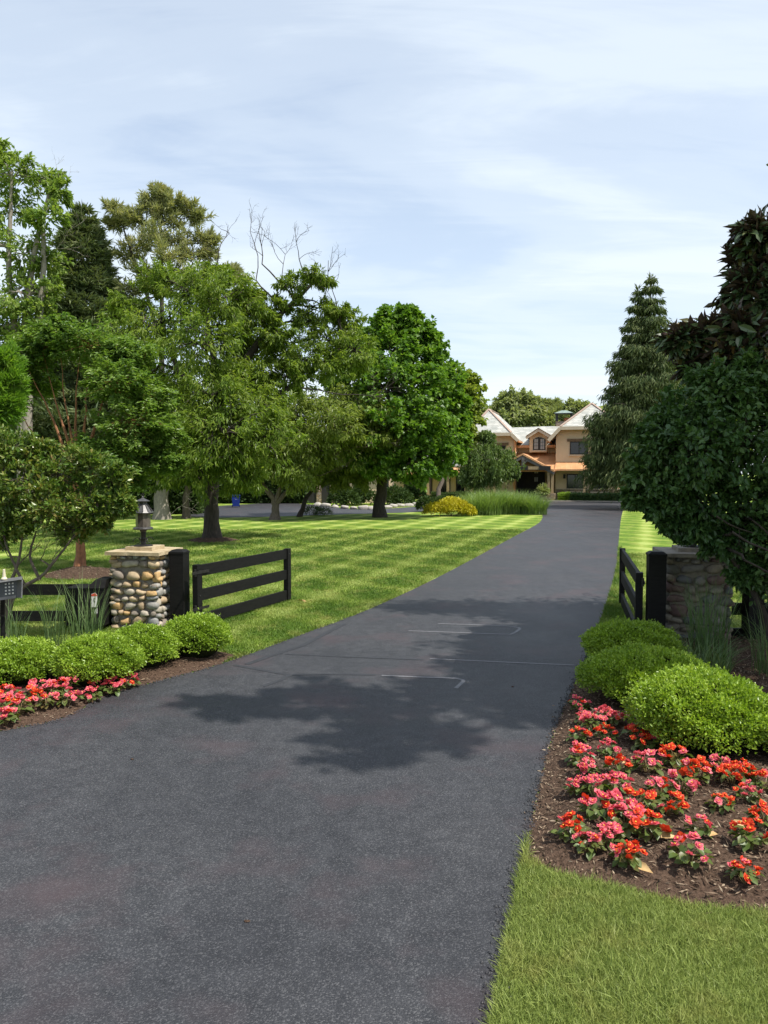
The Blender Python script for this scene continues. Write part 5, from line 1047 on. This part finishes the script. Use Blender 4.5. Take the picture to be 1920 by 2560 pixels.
# entrance
m = MB(); m.box(hx(1290, 2.7), hx(1362, 2.7), YH + 2.75, YH + 2.98, 0, hz(1172, 2.7)); do = hp(m, 'door', M_DARKIN)
for x0, x1, y0, y1, mt in ((1336, 1340, 1178, 1183, M_WHITE), (1341.5, 1345, 1178, 1183, M_WHITE), (1336, 1340, 1193, 1204, M_PANEL), (1341, 1345, 1193, 1204, M_PANEL)):
    m = MB(); m.box(hx(x0, 2.7), hx(x1, 2.7), YH + 2.70, YH + 2.748, hz(y1, 2.7), hz(y0, 2.7)); hp(m, 'pane', mt, do)  # lit panes of the door: their brightness is only a pale colour
m = MB(); m.box(hx(1290, 2), hx(1386, 2), YH - 2.6, YH + 2.7, -.1, .06); hp(m, 'porch_floor', M_FLAG)
m = MB(); m.box(hx(1411) - .1, hx(1411) + .1, YH - .15, YH - .002, hz(1196), hz(1186)); hp(m, 'wall_lamp', M_FRAME)
# chimney
cd = 9; C = lambda px, py: hpt(px, py, cd)
ch_ = MB(); ch_.box(C(1389, 0)[0], C(1429, 0)[0], YH + cd - .7, YH + cd + .7, C(0, 1085)[2], C(0, 1055)[2]); cho_ = hp(ch_, 'chimney', M_FIELD)
for x0 in (1388, 1424):
    for yy in (-.6, .45):
        m = MB(); m.box(C(x0, 0)[0], C(x0 + 5, 0)[0], YH + cd + yy, YH + cd + yy + .16, C(0, 1055)[2], C(0, 1037)[2]); hp(m, 'cap_post', M_FRAME, cho_)
m = MB(); m.box(C(1386, 0)[0], C(1431, 0)[0], YH + cd - .8, YH + cd + .8, C(0, 1038)[2], C(0, 1035)[2]); hp(m, 'cap_beam', M_FRAME, cho_)
m = MB(); zz = C(0, 1035)[2] + .003; xa, xb = C(1385, 0)[0], C(1432, 0)[0]; xc = (xa + xb) / 2; m.add([(xa, YH + cd - .85, zz), (xb, YH + cd - .85, zz), (xb, YH + cd + .85, zz), (xa, YH + cd + .85, zz), (xc - .25, YH + cd, zz + .32), (xc + .25, YH + cd, zz + .32)], np.array([(0, 1, 5, 4), (2, 3, 4, 5)])); m.add(m.V[0], [np.array([(1, 2, 5), (3, 0, 4)]), np.array([(3, 2, 1, 0)])]); hp(m, 'cap_roof', M_PATINA, cho_)
m = MB(); m.lathe([(.26, 0), (.24, .3), (.3, .34), (.2, .4)], 12, (xc + .25, YH + cd, C(0, 1055)[2])); hp(m, 'chimney_pot', simple('terracotta', (.42, .16, .07), .8), cho_)
# low left wing of the house, behind the trees
m = MB(); m.box(hx(985), hx(1165), YH, YH + 8, -.1, hz(1160)); hp(m, 'wall', M_STUCCO)
slab([hpt(980, 1163, -.5), hpt(1166, 1163, -.5), hpt(1166, 1120, 4), hpt(1000, 1120, 4)], name='roof')
for x0 in (1010, 1055, 1100, 1140, 1185): window(x0, x0 + 26, 1192, 1236, -.01, lintel=False)
# garage
GY = 63.0; gb_ = np.array([P(870, 1180, GY)[0], GY, 0]); gar = thing('garage', gb_, 'low garage wing with stone piers and dark doors behind the lawn trees', 'garage')
gx = lambda px: P(px, 1180, GY)[0]
m = MB(); m.box(gx(755), gx(985), GY, GY + 8, -.1, 3.0); m.build('wall', M_STUCCO, gar, False, gb_)
m = MB(); V = [(gx(748), GY - .6, 3.0), (gx(992), GY - .6, 3.0), (gx(992), GY + 8.6, 3.0), (gx(748), GY + 8.6, 3.0), (gx(748), GY + 4, 5.4), (gx(992), GY + 4, 5.4)]; m.add(V, [np.array([(0, 1, 5, 4), (2, 3, 4, 5), (3, 2, 1, 0)]), np.array([(1, 2, 5), (3, 0, 4)])]); m.build('roof', M_SLATE, gar, False, gb_)
for px in (757, 792, 826, 860):
    m = MB(); m.box(gx(px), gx(px + 11), GY - .18, GY - .003, -.1, 2.6); m.build('stone_pier', M_FIELD, gar, False, gb_)
for px in (769, 804, 838):
    m = MB(); m.box(gx(px), gx(px + 21), GY - .06, GY - .002, 0, 2.45); m.build('garage_door', M_FRAME, gar, False, gb_)
for px in (885, 950):
    m = MB(); m.box(gx(px), gx(px + 22), GY - .06, GY - .002, .9, 2.3); wv = m.build('window', M_FRAME, gar, False, gb_); m = MB(); m.box(gx(px + 2), gx(px + 20), GY - .07, GY - .062, 1.0, 2.2); m.build('pane', M_PANE, wv, False, gb_)
# kerb, planter, hedges, rocks, bin
m = MB(); a_, b_ = HW(1330, -3.25), HW(1640, -3.25); m.beam([*a_, 0], [*b_, 0], .2, .2); k_ = m.build('kerb', simple('kerb_stone', (.3, .27, .22), .9, rgb2=(.4, .36, .3), scale=3)); k_['kind'] = 'structure'
pb = HW(1357, -2.9); pl = thing('planter', (pb[0], pb[1], .05), 'square stone planter with a leafy palm by the portico post', 'planter')
m = MB(); V = []
for z, s in ((0, .20), (.46, .25)): V += [(-s, -s, z), (s, -s, z), (s, s, z), (-s, s, z)]
m.add(V, np.array([(0, 1, 5, 4), (1, 2, 6, 5), (2, 3, 7, 6), (3, 0, 4, 7), (3, 2, 1, 0), (4, 5, 6, 7)])); m.build('pot', simple('planter_stone', (.2, .16, .12), .9), pl)
m = MB(); n = 260; d = rdir(n); d[:, 2] = np.abs(d[:, 2]) * .9 + .15; leaves(m, d * [.45, .45, .75] * rng.uniform(.3, 1, (n, 1)) + [0, 0, .55], d + rng.normal(size=(n, 3)) * .4, rdir(n) + [0, 0, 1], .36, .10, 'o', fold=.2, droop=.3); m.build('foliage', L_FAR, pl)
def hedge(x0, x1, y0, y1, h, label, m_leaf, seed, n, leaf=(.11, .07), name='clipped_hedge', at=None):
    rg = np.random.default_rng(seed); root = thing(name, ((x0 + x1) / 2, (y0 + y1) / 2, 0) if at is None else (*at, 0), label, 'hedge', None, 0 if at is None else -HT); c = np.array([(x0 + x1) / 2, (y0 + y1) / 2, 0])
    i = MB(); i.box(x0 + .12, x1 - .12, y0 + .12, y1 - .12, 0, h - .1); i.build('shade_core', SHADE_CORE, root, False, c)  # solid core, its dark colour stands for the hedge's inner shade
    p = np.stack([rg.uniform(x0, x1, n), rg.uniform(y0, y1, n), rg.uniform(.02, h, n)], 1); s = rg.integers(0, 4, n)
    p[s == 0, 1] = y0; p[s == 1, 2] = h; p[s == 2, 0] = np.where(rg.random((s == 2).sum()) < .5, x0, x1); p[s == 3, 1] = y0 + .1
    p += rg.normal(size=p.shape) * .05; p[:, 2] = np.maximum(p[:, 2] * (1 + .06 * np.sin(p[:, 0] * 2.1)), .02)
    f = MB(); leaves(f, p, rdir(n, rg) + [0, -.4, .3], rdir(n, rg) + [0, -.5, .6], leaf[0] * rg.uniform(.7, 1.3, n), leaf[1] * rg.uniform(.7, 1.3, n), 'd'); f.build('foliage', m_leaf, root, False, c)
L_ = np.linalg.norm(HW(1600, -2.2) - HW(1426, -2.2)); hedge(-L_ / 2, L_ / 2, -.5, .5, .62, 'long low clipped hedge along the house front right of the portico', L_VIB, 71, 9000, at=(HW(1600, -2.2) + HW(1426, -2.2)) / 2)
hedge(-.46, .46, -.45, .45, .68, 'bright green clipped bush at the left end of the long hedge', L_BOX, 72, 2400, (.09, .05), at=HW(1411, -2.3))
hedge(P(1085, 0, 67.5)[0], P(1225, 0, 67.5)[0], 66.9, 67.9, .7, 'low clipped hedge before the left porch of the house', L_DARKBG, 73, 6000)
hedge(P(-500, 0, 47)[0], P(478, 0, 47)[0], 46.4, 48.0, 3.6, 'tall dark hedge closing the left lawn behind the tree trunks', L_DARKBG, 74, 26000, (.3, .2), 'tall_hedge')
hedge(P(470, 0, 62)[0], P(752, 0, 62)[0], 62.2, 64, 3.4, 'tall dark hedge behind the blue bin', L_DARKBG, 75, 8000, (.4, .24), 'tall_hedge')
M_ROCK = simple('pale_rock', (.26, .24, .21), .9, rgb2=(.42, .39, .35), scale=3, bs=.8, bd=.05)
rp = [(795, 1265), (815, 1267), (838, 1270), (862, 1272), (884, 1273.5), (906, 1274), (928, 1274), (948, 1273), (966, 1271), (984, 1269.5), (1002, 1268), (1020, 1266.5), (1040, 1265), (1058, 1264)]
RL = ['small pale rock at the garage end of the bed edging', 'pale edging rock, second from the garage', 'pale edging rock, third from the garage', 'pale edging rock, fourth from the garage', 'pale edging rock left of the maple trunk', 'pale edging rock further left of the maple trunk', 'pale edging rock behind the maple trunk', 'pale edging rock touching the maple trunk outline', 'pale edging rock right of the maple trunk', 'pale edging rock, second right of the maple trunk', 'pale edging rock, third right of the maple trunk', 'pale edging rock, third from the right end of the row', 'pale edging rock, second from the right end of the row', 'pale edging rock at the right end of the row']
for i, ((px, py), l) in enumerate(zip(rp, RL)):
    rg = np.random.default_rng(500 + i); V, Fs = blob(rg, rg.uniform(.25, .42), .22, rg.uniform(.12, .2)); q = G(px, py); m = MB(); m.add(V, Fs); tag(m.build('edging_rock', M_ROCK, None, True, None, (q[0], q[1] + .3, .08)), l, 'rock', 'rocks edging the bed by the garage', 'thing')
q = G(1354, 1286); rg = np.random.default_rng(77); V, Fs = blob(rg, .22, .2, .13); m = MB(); m.add(V, Fs); tag(m.build('corner_rock', simple('white_rock', (.5, .48, .45), .9, scale=4), None, True, None, (q[0] - .1, q[1], .06)), 'white rock at the grass corner where the drive bends', 'rock', None, 'thing')
for px, py, w_, lab, sd in ((985, 1262, 1.5, 'dark rounded shrub right of the maple trunk by the house', 1), (900, 1262, 1.5, 'dark rounded shrub left of the maple trunk', 2), (1025, 1258, 1.4, 'green rounded shrub at the left porch steps', 3), (860, 1264, 1.2, 'small dark shrub at the last garage pier', 4)):
    c = G(px, py); mound_shrub('low_shrub', c, [(-w_ * .4, 0, .3, w_ * .6, 1.0), (w_ * .4, .1, .3, w_ * .6, .9), (0, .2, .6, w_ * .5, .9)], (.2, .12), L_DARKBG, lab, 900, 80 + sd, 'shrubs along the garage and porch')
mound_shrub('spiky_plant', G(783, 1288), [(0, 0, .15, .5, .3), (.6, 0, .12, .45, .25)], (.3, .03), L_DARKBG, 'low dark spiky plant under the thin trunked lawn tree', 300, 90)
bq = G(590, 1268); bn = thing('recycling_bin', bq, 'blue wheeled recycling bin in shade at the end of the side court', 'bin', None, .2)
M_BLUE = simple('blue_plastic', (.006, .02, .16), .5, rgb2=(.009, .03, .2), scale=3); m = MB(); V = []  # navy deepened so the bin looks shaded: shade put into the colour
for z, s, d in ((.08, .24, .27), (.82, .30, .34)): V += [(-s, -d, z), (s, -d, z), (s, d, z), (-s, d, z)]
m.add(V, np.array([(0, 1, 5, 4), (1, 2, 6, 5), (2, 3, 7, 6), (3, 0, 4, 7), (3, 2, 1, 0), (4, 5, 6, 7)])); m.build('body', M_BLUE, bn)
m = MB(); m.prism([(-.32, .822), (.32, .822), (.30, .88), (.15, .92), (-.15, .92), (-.30, .88)], -.37, .37); m.build('lid', M_BLUE, bn)
for sx in (-1, 1):
    t = np.linspace(0, 2 * PI, 13); m = MB(); m.tube(np.stack([np.full(13, sx * .26), .30 + .07 * np.cos(t), .085 + .07 * np.sin(t)], 1), .022, 6); m.build('wheel', M_BLACK, bn)
m = MB(); m.box(-.09, .09, -.318, -.312, .58, .66); m.build('recycling_mark', M_WHITE, bn)
